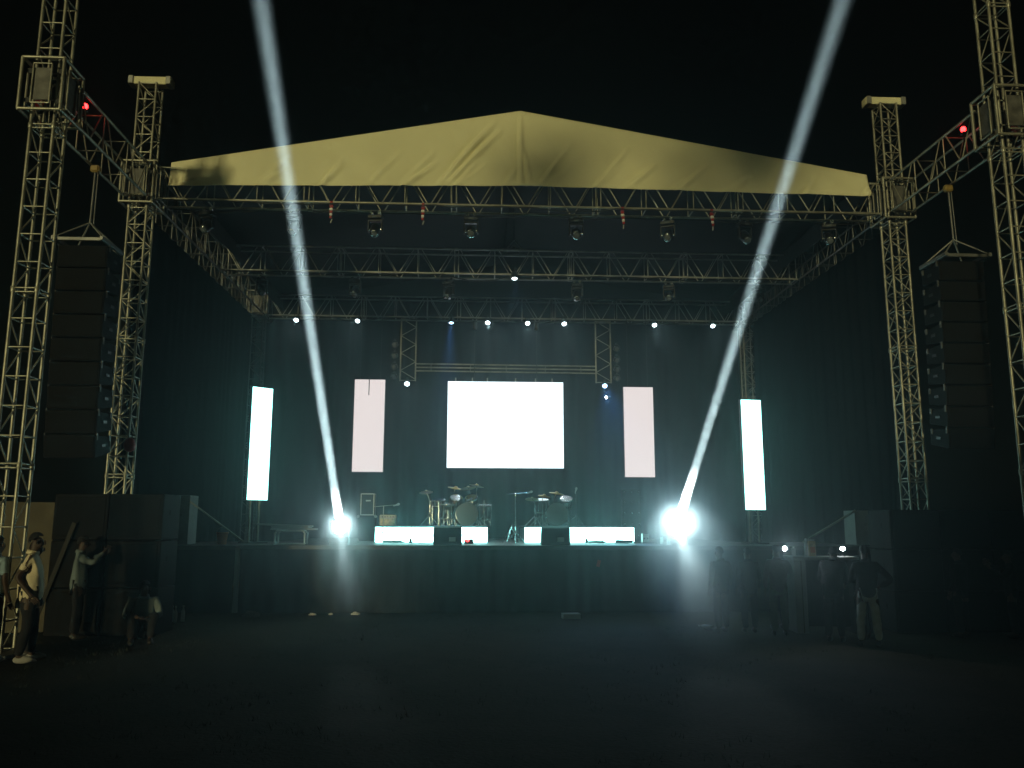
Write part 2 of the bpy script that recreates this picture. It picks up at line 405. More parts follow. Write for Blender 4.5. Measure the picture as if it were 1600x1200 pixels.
# ------------------------------------------------------------------ canopy
def build_canopy():
    root = empty('canopy', (0, -.32, 8.3), None, 'big yellow-lit gabled canvas canopy over the stage front', 'canopy')
    W0 = 7.0; nx, nz = 330, 34
    rng = random.Random(11)
    folds = []
    for k in range(-5, 6):
        x = k * 1.36 + rng.uniform(-.2, .2)
        for j in range(3):
            ln = rng.uniform(.5, 1.6) * (1 - abs(x) / 11); ang = R(rng.uniform(38, 64))
            folds.append((x + rng.uniform(-.1, .1), -.15, ang, ln, rng.uniform(.02, .055), rng.uniform(.03, .055)))
    folds += [(-.12, 0, R(90), 1.7, .09, .035), (.08, 0, R(100), .9, .06, .03), (-1.75, 0, R(52), 1.9, .11, .05), (-1.62, 0, R(48), 1.7, .09, .045), (-.45, 0, R(60), .5, .05, .04), (2.0, 0, R(42), .9, .045, .05), (1.9, 0, R(36), .8, .03, .05), (-5.3, -.1, R(48), .9, .04, .05), (-3.2, -.1, R(50), 1.1, .04, .05)]
    def top(x): 
        t = abs(x + .12) / (W0 + .12 * (1 if x > 0 else -1)); return 10.11 - (10.11 - (8.90 if x > 0 else 8.82)) * min(1, t) 
    def hem(x):
        return 8.46 - .008 * abs(math.sin(math.pi * x / 1.45)) ** 1.5 - (.06 if x > 0 else .15) * abs(x) / W0
    bm = bmesh.new(); rows = []
    for j in range(nz + 1):
        row = []
        for i in range(nx + 1):
            x = -W0 + 2 * W0 * i / nx; z0, z1 = hem(x), top(x); t = j / nz; z = z0 + (z1 - z0) * t
            d = .05 * noise.noise((x * .7, z * .9, 1)) + .02 * noise.noise((x * 2.1 + z * 1.6, z * 1.1, 4))
            for fx, fz, a, ln, am, wd in folds:
                dx, dz = x - fx, z - (8.42 + fz); s = dx * math.cos(a) + dz * math.sin(a); n = -dx * math.sin(a) + dz * math.cos(a)
                if -.1 < s < ln:
                    d += -am * math.exp(-(n / wd) ** 2) * math.sin(math.pi * max(0, min(1, (s + .1) / (ln + .1)))) ** .6
                    d += .5 * am * math.exp(-((n - 1.6 * wd) / wd) ** 2) * math.sin(math.pi * max(0, min(1, (s + .1) / (ln + .1))))
            row.append(bm.verts.new((x, d * (1 - t ** 4) * min(1, .3 + t * 5) + .10 * t, z - 8.3)))
        rows.append(row)
    for a, b in zip(rows, rows[1:]):
        for i in range(nx): bm.faces.new((a[i], a[i + 1], b[i + 1], b[i]))
    o = from_bm('front_cloth', bm, 'canopy', root, smooth=True)
    sm = o.modifiers.new('thick', 'SOLIDIFY'); sm.thickness = .006; sm.offset = 1
    # two roof slopes
    for s in (-1, 1):
        bm = bmesh.new(); rows = []
        for j in range(13):
            y = .16 + 9.9 * j / 12; row = []
            for i in range(13):
                x = -.12 + (s * W0 + .12) * i / 12; z = top(x) - .02 - .06 * math.sin(math.pi * i / 12) * abs(math.sin(j * 1.2)) - .01
                row.append(bm.verts.new((x, y, z - 8.3)))
            rows.append(row)
        for a, b in zip(rows, rows[1:]):
            for i in range(12): bm.faces.new((a[i], a[i + 1], b[i + 1], b[i]))
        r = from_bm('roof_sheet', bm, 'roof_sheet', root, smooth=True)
        sm = r.modifiers.new('thick', 'SOLIDIFY'); sm.thickness = .008; sm.offset = 1
    # side flaps between the roof sheet and the side truss
    for s in (-1, 1):
        bm = bmesh.new(); rows = []
        for j in range(20):
            y = .2 + 9.8 * j / 19
            rows.append([bm.verts.new((s * (W0 + .02 + .03 * math.sin(y * 2.1 + k)), y, z)) for k, z in enumerate((.52, .3, .08))])
        for a, b in zip(rows, rows[1:]):
            for i in range(2): bm.faces.new((a[i], b[i], b[i + 1], a[i + 1]))
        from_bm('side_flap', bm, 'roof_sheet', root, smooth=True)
build_canopy()

# chain hoist triangle on the middle truss
t = empty('hoist_bracket', (0, 4.59, HB + TH + .02), None, 'small triangular hoist bracket on top of the middle truss', 'bracket')
for sy in (-.2, .2):
    for a, b in (((-.34, sy, .02), (.34, sy, .02)), ((-.2, sy, .02), (0, sy, .26)), ((.2, sy, .02), (0, sy, .26))): tube('bar', a, b, .02, 'alu_dull', t)
tube('chain', (0, 0, .26), (0, 0, 1.2), .01, 'cable', t)

# ------------------------------------------------------------------ hung lamps
def moving_head(loc, tilt, yaw, label, group):
    t = empty('moving_head_light', loc, R(yaw), label, 'stage light', group); t.scale = (.84, .84, .84)
    for sx in (-.09, .09):
        tube('clamp', (sx, -.035, .02), (sx, .035, .02), .045, 'chrome', t, 10)
        tube('clamp_bolt', (sx, 0, -.06), (sx, 0, .02), .014, 'chrome', t, 6)
    box('base', (0, 0, -.11), (.36, .24, .10), 'black_plastic', t, .02)
    box('display', (0, -.124, -.11), (.12, .006, .05), 'lens_glass', t, .002)
    box('yoke', (0, 0, -.185), (.36, .10, .05), 'black_plastic', t, .012)
    for sx in (-.165, .165): box('yoke_arm', (sx, 0, -.33), (.035, .12, .28), 'black_plastic', t, .012)
    ax = Vector((0, -math.cos(R(tilt)), -math.sin(R(tilt))))
    c = Vector((0, 0, -.40))
    h = lathe('head', [(.06, -.17), (.11, -.14), (.125, -.02), (.12, .06), (.11, .17), (.10, .18)], 'black_plastic', t, c, 20, ax)
    lathe('lens', [(.088, .176), (.088, .186), (.06, .200), (.02, .206)], 'lens_glass', h, (0, 0, 0), 18)
    lathe('lens_ring', [(.090, .17), (.104, .17), (.104, .192), (.090, .192)], 'chrome', h, (0, 0, 0), 18)
    for sx in (-.145, .145): tube('pivot', (sx - .03, 0, -.40), (sx + .03, 0, -.40), .032, 'chrome', t, 10)
    return t
fx = [-6.38, -4.66, -3.03, -1.10, 1.05, 2.95, 4.55, 6.33]
for i, x in enumerate(fx):
    moving_head((x, TW / 2, HB - .05), random.uniform(35, 70), random.uniform(-25, 25), 'unlit moving head under the front truss, %s from the left' % ORD[i], 'moving heads under the front truss')
mx_ = [-6.43, -4.07, -1.67, 1.66, 4.08, 6.45]
for i, x in enumerate(mx_):
    moving_head((x, 4.59 + TW / 2, HB - .05), random.uniform(30, 60), random.uniform(-25, 25), 'unlit moving head under the middle truss, %s from the left' % ORD[i], 'moving heads under the middle truss')

for i, x in enumerate([-3.85, -2.05, 1.93, 3.74]):
    t = empty('hoist_strap', (x, -TW / 2, HB - .05), R(random.uniform(-8, 8)), 'red and white rigging strap dangling from the front truss, %s from the left' % ORD[i], 'strap', 'red rigging straps')
    tube('hook', (0, 0, .06), (0, 0, .0), .038, 'red_paint', t, 10)
    for k in range(5):
        box('band', (.01 * k * (.5 if i > 1 else -.2), 0, -.04 - k * .055), (.075 - .006 * k, .04, .052), 'red_paint' if k % 2 == 0 else 'white_plastic', t, .012)
    tube('tail', (.02 * (.5 if i > 1 else -.2), 0, -.38), (.02, 0, -.30), .014, 'rig_plate', t)

def par_can(loc, aim, label, lens, color, energy, group, r=.075, cone=70, hang=.16):
    t = empty('par_light', loc, None, label, 'stage light', group)
    ax = Vector(aim).normalized()
    box('clamp', (0, 0, hang + .03), (.05, .06, .06), 'black_steel', t, .008)
    for sx in (-1, 1): tube('yoke_arm', (sx * (r + .03), 0, 0), (sx * (r * .7), 0, hang), .010, 'black_steel', t, 6)
    tube('yoke', (-r * .7, 0, hang), (r * .7, 0, hang), .010, 'black_steel', t, 6)
    h = lathe('can', [(.03, -.17), (r * .8, -.15), (r, -.02), (r * 1.08, .06), (r * .98, .06), (r * .95, .035)], 'black_steel', t, (0, 0, 0), 16, ax)
    lathe('lens', [(r * .93, .036), (r * .93, .042), (r * .5, .055), (.005, .06)], lens, h, (0, 0, 0), 16)
    if energy: lamp('SPOT', Vector(ax) * .09, energy, color, t, ax, R(cone), 1.0, r * .8)
    return t
bx_ = [-6.39, -4.54, -1.70, -.58, .64, 1.77, 4.58, 6.41]
WHT = (.82, .95, 1.0); BLU = (.12, .35, 1.0)
for i, x in enumerate(bx_):
    blue = i == 2
    par_can((x, 9.15 - TW / 2 - .12, HB - .16), (random.uniform(-.12, .12) + (.08 if blue else 0), -.35 if blue else -.75, -.93 if blue else -.66), 'lit %s spotlight on the back truss, %s from the left' % ('bluish' if blue else 'white', ORD[i]),
            'lens_blue' if blue else 'lens_lit', BLU if blue else WHT, 7000 if blue else 40, 'lit spotlights on the back truss', cone=26 if blue else 70)
par_can((0, 4.59 - TW / 2 - .1, HB - .10), (.02, -.35, -.93), 'single lit spotlight under the centre of the middle truss', 'lens_lit', (.25, .5, 1), 260, 'lit spotlights', cone=50)

# hanging ladder trusses, header bars and their lamps
for s, nm in ((-1, 'left'), (1, 'right')):
    x = s * 3.0
    dt = empty('drop_truss', (x, 9.0, 6.08), None, 'short flat lattice truss hanging beside the %s top corner of the centre screen' % nm, 'truss', 'drop trusses')
    for sx in (-.23, .23): tube('chord', (sx, 0, 0), (sx, 0, 1.96), .024, 'alu', dt)
    for k in range(7):
        a, b = (-.23, .23) if k % 2 else (.23, -.23)
        tube('brace', (a, 0, .06 + k * .27), (b, 0, .06 + (k + 1) * .27), .013, 'alu', dt, 6)
    for z in (.02, 1.94): tube('rung', (-.23, 0, z), (.23, 0, z), .016, 'alu', dt, 6)
    par_can((x, 8.82, 5.98), (random.uniform(-.1, .1), -.85, -.5), 'lit lamp at the foot of the %s drop truss' % nm, 'lens_lit' if s < 0 else 'lens_blue', WHT if s < 0 else BLU, 30 if s < 0 else 700, 'lit lamps on the drop trusses', cone=60 if s < 0 else 30, hang=.12)
    zs = [7.19, 6.85, 6.50, 6.20] if s < 0 else [7.15, 6.80, 6.50, 6.22]
    for i, z in enumerate(zs):
        par_can((x + s * .41, 8.95, z), (s * .2, -.9, -.3), 'small unlit lamp on the outer edge of the %s drop truss, %s from the top' % (nm, ORD[i]), 'lens_glass', WHT, 0, 'unlit lamps on the drop trusses', r=.085, hang=.13)
par_can((3.03, 8.80, 5.62), (0.1, -.9, -.4), 'small lamp hanging just below the lit lamp of the right drop truss', 'torch', WHT, 0, 'lit lamps on the drop trusses', r=.04, hang=.14)
t = empty('header_bar', (0, 9.0, 6.4), None, 'three thin parallel pipes spanning above the centre screen', 'pipe')
for z in (0, .11, .22): tube('pipe', (-2.78, 0, z), (2.78, 0, z - .02), .022, 'alu', t)
for x in (-2.3, -1.1, 0, 1.2, 2.3): tube('tie', (x, 0, -.01), (x, 0, .23), .012, 'alu_dull', t, 6)

# ------------------------------------------------------------------ LED screens
def screen(name, c, w, h, m, label, depth=.09, rz=0, group=None):
    t = empty(name, (c[0], c[1], c[2] - h / 2), rz, label, 'screen', group)
    box('cabinet', (0, depth / 2 + .01, h / 2), (w + .02, depth, h + .02), 'black_plastic', t, .004)
    bm = bmesh.new(); bmesh.ops.create_cube(bm, size=1); bmesh.ops.scale(bm, vec=(w, .012, h), verts=bm.verts)
    from_bm('display', bm, m, t, (0, 0, h / 2))
    return t
t = screen('led_screen', (-.035, 8.55, 4.72), 3.46, 2.58, 'led_white', 'large blank white screen at the centre of the backdrop')
for x in (-.94, .94):
    tube('hanging_cable', (x, .05, 2.6), (x, .05, 4.45), .010, 'cable', t, 6)
    tube('chain_hoist', (x, .05, 4.2), (x, .05, 4.45), .07, 'black_steel', t, 10)
for x in (-1.5, -1.0, -.55, .3, .9, 1.4): tube('shackle', (x, .05, 2.59), (x, .05, 2.70), .022, 'rig_plate', t, 6)
t = screen('led_banner', (-4.06, 8.4, 4.65), .89, 2.72, 'led_pink', 'tall pinkish screen hanging left of the centre screen', group='pinkish banner screens')
tube('dangling_cable', (-.02, -.04, 2.25), (-.02, -.03, 2.80), .014, 'cable', t, 6)
for x in (-.3, .3): tube('hanging_cable', (x, .06, 2.7), (x, .06, 4.8), .008, 'cable', t, 6)
t = screen('led_banner', (3.94, 8.4, 4.52), .89, 2.69, 'led_pink', 'tall pinkish screen hanging right of the centre screen', group='pinkish banner screens')
for x in (-.3, .3): tube('hanging_cable', (x, .06, 2.7), (x, .06, 4.9), .008, 'cable', t, 6)
for s, nm, c, rz, h in ((-1, 'left', (-5.87, 3.25, 3.62), R(42), 2.57), (1, 'right', (5.57, 3.25, 3.44), R(8), 2.58)):
    t = screen('led_column', c, .50, h, 'led_column', 'narrow glaring white screen column on posts at the %s edge of the stage' % nm, .10, rz, 'white screen columns')
    for x in (-.12, .10): tube('post', (x, .08, DECK - (c[2] - h / 2)), (x, .08, 0), .022, 'alu', t)
    box('foot', (-.01, .08, DECK - (c[2] - h / 2) + .02), (.46, .5, .03), 'black_steel', t, .004)

# ------------------------------------------------------------------ risers with lit fronts
def riser(x0, x1, label, seam):
    t = empty('drum_riser', ((x0 + x1) / 2, 4.2, DECK), None, label, 'riser', 'risers with lit fronts')
    L = x1 - x0
    box('platform', (0, 1.1, .36), (L + .02, 2.16, .06), 'deck_ply', t, .006)
    box('body', (0, 1.12, .165), (L - .02, 2.08, .32), 'black_steel', t, .004)
    xs = [-L / 2, seam - (x0 + x1) / 2, L / 2]
    for a, b in zip(xs, xs[1:]):
        box('lit_panel', ((a + b) / 2, .03, .185), (b - a - .012, .03, .345), 'led_riser', t, 0)
    box('lip', (0, .03, .38), (L, .10, .018), 'black_steel', t, .004)
    return t
riser(-3.31, -.64, 'low riser with glowing white front under the left drum kit', -2.45)
riser(.25, 2.90, 'low riser with glowing white front under the right drum kit', 1.74)
for x, lb in ((-2.46, 'left'), (1.73, 'right')):
    t = empty('cable_drop', (x, 4.12, DECK), None, 'thin cable with a plug hanging down the %s glowing riser front' % lb, 'cable', 'cables on the riser fronts')
    tube('wire', (0, 0, .08), (.01, 0, .37), .007, 'cable', t, 6)
    lathe('plug', [(.01, .0), (.04, .01), (.035, .07), (.012, .11)], 'black_plastic', t, n=10)

def wedge(loc, rz, w, label):
    t = empty('floor_monitor', loc, R(rz), label, 'monitor speaker', 'floor monitors')
    bm = bmesh.new()
    prof = [(-.24, 0), (.26, 0), (.28, .10), (.02, .37), (-.24, .37)]
    a = [bm.verts.new((-w / 2, y, z)) for y, z in prof]; b = [bm.verts.new((w / 2, y, z)) for y, z in prof]
    bm.faces.new(a[::-1]); bm.faces.new(b)
    for i in range(5): bm.faces.new((a[i], a[(i + 1) % 5], b[(i + 1) % 5], b[i]))
    bmesh.ops.recalc_face_normals(bm, faces=bm.faces)
    bmesh.ops.bevel(bm, geom=bm.edges[:], offset=.012, segments=1, affect='EDGES')
    from_bm('cabinet', bm, 'cabinet_paint', t)
    g = box('grille', (0, .158, .243), (w - .06, .30, .012), 'grille', t, .003, (R(-46), 0, 0))
    for sx in (-1, 1): box('handle', (sx * (w / 2 + .003), -.03, .2), (.012, .14, .05), 'black_plastic', t, .004)
    box('input_plate', (.1, -.243, .12), (.14, .008, .09), 'rig_plate', t, .002)
wedge((-1.545, 2.35, DECK), 3, .61, 'black floor monitor standing before the left glowing riser')
wedge((.795, 2.35, DECK), -2, .62, 'black floor monitor standing before the right glowing riser')

# ------------------------------------------------------------------ stage-front beam lights
def beam_light(x, target, label, energy, cone):
    t = empty('beam_light', (x, 2.25, DECK), None, label, 'stage light', 'beam lights on the stage edge')
    box('base', (0, 0, .07), (.40, .34, .14), 'black_plastic', t, .02)
    box('yoke', (0, 0, .17), (.40, .12, .05), 'black_plastic', t, .012)
    for sx in (-.18, .18): box('yoke_arm', (sx, 0, .32), (.04, .13, .30), 'black_plastic', t, .012)
    c = Vector((0, 0, .42)); ax = (Vector(target) - Vector((x, 2.25, DECK)) - c).normalized()
    h = lathe('head', [(.07, -.2), (.12, -.16), (.135, 0), (.125, .16), (.10, .18)], 'black_plastic', t, c, 20, ax)
    lathe('lens', [(.075, .182), (.075, .188), (.005, .2)], 'lens_beam', h, (0, 0, 0), 36)
    lo = lamp('AREA', c + ax * .215, energy, (.92, .96, .97), t, ax)
    lo.data.shape = 'DISK'; lo.data.size = .18; lo.data.spread = R(cone)
def make_glare_spot(x, y, target, label, energy, cone, halo, r, out):  # second fixture added beside each beam light for its glare and streak
    t = empty('glare_spot', (x, y, DECK), None, label, 'stage light', 'floor spots added for glare on the stage edge')
    c = Vector((0, 0, .36)); ax = (Vector(target) - Vector((x, y, DECK)) - c).normalized()
    box('floor_plate', (0, .02, .015), (.34, .30, .03), 'black_steel', t, .006)
    for sx in (-1, 1): tube('yoke_arm', (sx * (r + .04), .02, .03), (sx * (r + .04), 0, .38), .014, 'black_steel', t, 6)
    h = lathe('can', [(.05, -.2), (r, -.17), (r * 1.12, -.02), (r * 1.18, .06), (r * 1.08, .06), (r * 1.05, .04)], 'black_steel', t, c, 20, ax)
    lathe('lens', [(r * 1.03, .042), (r * 1.03, .048), (.005, .07)], 'lens_beam', h, (0, 0, 0), 36)
    lamp('SPOT', c + ax * .10, energy, (.80, .97, 1.0), t, ax, R(cone), 1.0, .06)
    lamp('SPOT', c + ax * .10, halo, (.74, .95, 1.0), t, out, R(56), 1.0, .07)  # extra lamp added for the glow round the lens
BEAM = 980
beam_light(-3.84, (-4.67, -3.0, 10.54), 'moving head at the left stage edge throwing a white beam up into the sky', BEAM, 1.8)
beam_light(3.46, (5.35, -3.0, 10.85), 'moving head at the right stage edge throwing a white beam up into the sky', BEAM, 1.8)
make_glare_spot(-3.80, 2.02, (-2.2, -6.5, 0), 'floor spot added for the glare and streak at the left stage edge', 420, 7, 260, .13, (.15, -1, .26))
make_glare_spot(3.42, 2.02, (1.6, -7.6, 0), 'floor spot added for the glare and streak at the right stage edge', 800, 10, 640, .17, (-.25, -1, .26))

# ------------------------------------------------------------------ instruments and stage gear
def tripod(t, h, spread=.28, m='chrome', r=.011, top=None):
    tube('pole', (0, 0, .05), (0, 0, h), r, m, t)
    for k in range(3):
        a = k * 2.094 + .5
        tube('leg', (math.cos(a) * spread, math.sin(a) * spread, .012), (0, 0, .26), r * .75, m, t, 6)
    tube('collar', (0, 0, .22), (0, 0, .30), r * 1.8, 'black_plastic', t)
def cymbal_stand(loc, h, dia, rz, label, tilt=12, group='cymbal stands'):
    t = empty('cymbal_stand', loc, R(rz), label, 'cymbal stand', group)
    tripod(t, h * .72, .26, r=.014); tube('boom', (0, 0, h * .70), (.10, 0, h), .010, 'chrome', t, 6)
    tube('wing_nut', (.10, 0, h), (.10, 0, h + .04), .014, 'chrome', t, 6)
    c = lathe('cymbal', [(dia / 2, 0), (dia / 2 * .35, .022), (dia * .12, .03), (dia * .09, .05), (.012, .058)], 'brass', t, (.10, 0, h - .04), 28)
    c.rotation_euler = (R(tilt), R(tilt * .4), 0)
def drum(name, loc, r, depth, axis, label, legs=0, head='drum_skin', group=None, z=None):
    t = empty(name, loc, None, label, 'drum', group)
    ax = Vector(axis).normalized(); c = Vector((0, 0, z))
    s = lathe('shell', [(r, -depth / 2), (r, depth / 2)], 'drum_shell', t, c, 28, ax)
    for d in (-1, 1):
        lathe('hoop', [(r * 1.0, d * depth / 2 - .012), (r * 1.05, d * depth / 2 - .012), (r * 1.05, d * depth / 2 + .014), (r * 1.0, d * depth / 2 + .014)], 'chrome', s, (0, 0, 0), 28)
        lathe('drum_head', [(r * .985, d * depth / 2 + .002 * d), (r * .97, d * (depth / 2 + .004))], head, s, (0, 0, 0), 28)
    for k in range(6):
        a = k * 1.047; tube('lug', (r * 1.03 * math.cos(a), r * 1.03 * math.sin(a), -depth * .45), (r * 1.03 * math.cos(a), r * 1.03 * math.sin(a), depth * .45), .010, 'chrome', s, 6)
    for k in range(legs):
        a = k * 2 * math.pi / legs + .6
        tube('leg', (math.cos(a) * r * 1.08, math.sin(a) * r * 1.08, 0), (math.cos(a) * r * 1.05, math.sin(a) * r * 1.05, z + depth * .1), .012, 'chrome', t, 6)
    return t
RZ = DECK + .39
def kit(cx, side, g):
    y = 5.0
    b = drum('bass_drum', (cx, y, RZ), .27, .36, (0, -1, .02), 'large dark bass drum of the %s drum kit' % side, 0, group='bass drums', z=.285)
    for sx in (-1, 1): tube('spur', (sx * .3, -.22, 0), (sx * .24, -.1, .24), .012, 'chrome', b, 6)
    if side == 'left':
        tube('tom_post', (0, 0, .52), (0, .02, .72), .016, 'chrome', b, 6)
    return b
kit(-1.14, 'left', 0); kit(1.10, 'right', 0)
drum('rack_tom', (-1.42, 5.12, RZ), .15, .22, (.1, -.5, .86), 'small high tom between the stands of the left drum kit', 3, z=.60, group='toms')
drum('rack_tom', (-1.02, 5.14, RZ), .15, .22, (-.1, -.5, .86), 'small high tom above the right rim of the left bass drum', 3, z=.60, group='toms')
drum('floor_tom', (-1.62, 4.95, RZ), .20, .34, (0, -.12, 1), 'floor tom on three legs at the left end of the left drum kit', 3, z=.36, group='toms')
drum('floor_tom', (-.72, 5.1, RZ), .19, .34, (0, -.12, 1), 'floor tom on three legs right of the left bass drum', 3, z=.34, group='toms')
drum('snare_drum', (-1.86, 5.25, RZ), .16, .13, (0, -.25, 1), 'snare drum behind the leftmost stand of the left drum kit', 3, 'white_skin', z=.58, group='snares')
drum('floor_tom', (.74, 5.15, RZ), .17, .30, (0, -.2, 1), 'floor tom left of the right bass drum', 3, z=.50, group='toms')
drum('rack_tom', (1.36, 5.12, RZ), .15, .22, (0, -.5, .86), 'small high tom right of the right bass drum', 3, z=.58, group='toms')
for x, y, h, d, rz, lb in ((-2.06, 5.0, .86, .34, 180, 'leftmost cymbal stand of the left drum kit'), (-1.52, 5.4, .98, .42, 30, 'cymbal stand behind the toms of the left drum kit'),
                           (-1.02, 5.35, .98, .4, 200, 'cymbal stand rising behind the left bass drum'), (-.90, 5.5, 1.05, .38, 90, 'tallest cymbal stand at the back of the left drum kit'),
                           (.58, 5.0, .70, .34, 150, 'short cymbal stand at the left end of the right drum kit'), (.71, 5.1, .78, .32, 20, 'cymbal stand beside the floor tom of the right drum kit'),
                           (1.06, 5.4, .86, .4, 20, 'cymbal stand behind the right bass drum')):
    cymbal_stand((x, y, RZ), h, d, rz, lb)

def mic_stand(loc, h, boom, rz, label, m='chrome', tall=True):
    t = empty('microphone_stand', loc, R(rz), label, 'mic stand', 'microphone stands')
    tripod(t, h, .26, m, .010)
    if boom:
        tube('boom', (-.22, 0, h - .02), (boom, 0, h + .03), .008, m, t, 6)
        e = Vector((boom, 0, h + .03))
    else: e = Vector((0, 0, h))
    lathe('microphone', [(.014, -.09), (.02, 0), (.028, .02), (.028, .05), (.012, .07)], 'rig_plate', t, e, 12, (.6, -.3, .2) if boom else (0, -.3, 1))
    return t
mic_stand((-3.02, 3.2, DECK), .84, .30, 10, 'boom microphone stand before the left end of the left glowing riser', 'alu')
mic_stand((.0, 3.7, DECK), 1.15, .34, 0, 'boom microphone stand alone between the two risers')
mic_stand((1.60, 5.0, RZ), .90, 0, 40, 'tall straight microphone stand right of the right bass drum')
mic_stand((-.72, 4.75, RZ), .62, -.35, 0, 'microphone stand with boom at the right end of the left riser')
t = empty('guitar_stand', (-.10, 3.45, DECK), R(20), 'small folding guitar stand at the foot of the centre microphone stand', 'guitar stand')
for a, b in (((0, 0, .42), (-.26, -.1, .02)), ((0, 0, .42), (.12, -.1, .02)), ((0, 0, .42), (0, .25, .02)), ((-.14, -.06, .2), (.07, -.06, .2))): tube('strut', a, b, .013, 'chrome', t, 6)

# speaker combo with a framed case on top, and the small amp
t = empty('bass_cabinet', (-3.62, 5.25, DECK), 0, 'large dim speaker cabinet at the left behind the left riser', 'speaker')
box('cabinet', (0, 0, .33), (.46, .4, .62), 'cabinet_paint', t, .02); box('grille', (0, -.205, .34), (.40, .012, .5), 'grille', t, .004)
for sx in (-1, 1):
    for sz in (.045, .615): box('corner_cap', (sx * .21, -.18, sz), (.07, .07, .07), 'rig_plate', t, .02)
t = empty('amp_rack', (-3.62, 5.25, DECK + .645), 0, 'upright metal-edged amp rack standing on the dim speaker cabinet', 'rack case')
box('case', (0, 0, .27), (.32, .34, .52), 'cabinet_paint', t, .01)
for sx in (-1, 1):
    for sy in (-1, 1): box('corner_rail', (sx * .158, sy * .168, .27), (.026, .026, .54), 'rig_plate', t, .003)
for sz in (.012, .528):
    for sy in (-1, 1): box('edge_rail', (0, sy * .168, sz), (.29, .026, .026), 'rig_plate', t, .003)
box('badge', (.02, -.176, .36), (.12, .012, .035), 'rig_plate', t, .004); tube('side_latch', (-.175, -.1, .26), (-.175, -.04, .26), .02, 'chrome', t)
t = empty('guitar_amp', (-3.06, 4.75, RZ), 0, 'small beige guitar amp on the left end of the left riser', 'amplifier')
box('cabinet', (0, 0, .135), (.40, .22, .26), 'beige_amp', t, .012); box('grille', (0, -.113, .09), (.34, .01, .14), 'kraft', t, .002)
box('control_panel', (0, -.113, .215), (.36, .012, .06), 'rig_plate', t, .002)
for k in range(5): tube('knob', (-.13 + k * .065, -.135, .215), (-.13 + k * .065, -.118, .215), .013, 'black_plastic', t, 8)
tube('handle', (-.08, 0, .275), (.08, 0, .275), .012, 'black_plastic', t)

# low tubular frame with boards on it
t = empty('equipment_trolley', (-4.92, 2.55, DECK), R(4), 'white tubular low frame at the left stage edge', 'trolley')
for sy in (-.25, .25):
    polytube('frame_tube', [(-.31, sy, .0), (-.31, sy, .24), (-.27, sy, .29), (.27, sy, .29), (.31, sy, .24), (.31, sy, .0)], .018, 'white_plastic', t)
    tube('foot_rail', (-.31, sy, .015), (.31, sy, .015), .012, 'white_plastic', t)
for x in (-.25, .25): tube('cross_tube', (x, -.25, .29), (x, .25, .29), .014, 'white_plastic', t)
for k, (dx, rz, L, w) in enumerate(((.06, 3, .95, .40), (.0, -2, .80, .36), (-.18, 5, 1.25, .24))):
    b = box('board', (-4.92 + dx, 2.55, DECK + .325 + k * .042), (L, w, .036), 'grey_panel', None, .005, (0, R(2 if k == 2 else 0), R(rz)))
    tag(b, ['widest grey board lying directly on the white tubular frame', 'middle grey board in the pile on the white tubular frame', 'longest grey board topping the pile on the white tubular frame'][k], 'board', 'boards on the trolley')

# studded case at the right behind the risers
t = empty('flight_case', (3.02, 5.2, DECK), R(-4), 'tall dark case with metal studs right of the right riser', 'case')
box('body', (0, 0, .66), (.46, .5, 1.3), 'cabinet_paint', t, .01)
for z in (.15, .45, .72, .98, 1.24):
    for x in (-.18, 0.0, .18): lathe('stud', [(.026, 0), (.022, .014), (.008, .02)], 'chrome', t, (x, -.25, z), 10, (0, -1, 0))
for k, (x, y, h) in enumerate(((3.1, 3.9, .22), (3.35, 3.0, .16))):
    t = empty('cable_box', (x, y, DECK), R(20 * k), ['small metal cable box on the floor beside the right glowing riser', 'small metal cable box on the floor nearer the right beam light'][k], 'box', 'cable boxes')
    box('body', (0, 0, h / 2), (.16, .14, h), 'rig_plate', t, .01); box('lid', (0, 0, h + .008), (.165, .145, .014), 'black_plastic', t, .004)
    for sx in (-.04, .04): tube('socket', (sx, -.085, h * .5), (sx, -.068, h * .5), .022, 'black_plastic', t, 10)
# coiled cables along the riser fronts
def coil(loc, n, r, label):
    pts = []
    for i in range(n * 14):
        a = i * 2 * math.pi / 14; rr = r * (1 + .12 * noise.noise((i * .3, loc[0], 0)))
        pts.append((loc[0] + rr * math.cos(a) * 1.5, loc[1] + rr * math.sin(a), loc[2] + .012 + .010 * (i / 14) + .012 * noise.noise((i * .21, 3, loc[0]))))
    pts += [(loc[0] + r * 2 + .1 * k, loc[1] - .03 * k, loc[2] + .012) for k in range(6)]
    tag(polytube('cable_coil', pts, .011, 'cable'), label, 'cable', 'coiled cables')
coil((-2.85, 3.75, DECK), 4, .14, 'coiled black cable on the deck under the left end of the left riser front')
coil((1.9, 3.75, DECK), 4, .12, 'coiled black cable on the deck at the middle of the right riser front')
coil((2.55, 3.7, DECK), 6, .13, 'thick coiled black cable near the right end of the right riser front')
t = empty('stage_box', (-1.08, 2.75, DECK), 0, 'small red-lamped box on the deck beside the left floor monitor', 'box')
box('body', (0, 0, .06), (.2, .16, .11), 'black_plastic', t, .01); box('pilot_lamp', (-.03, -.083, .08), (.06, .012, .045), 'red_led', t, .004)

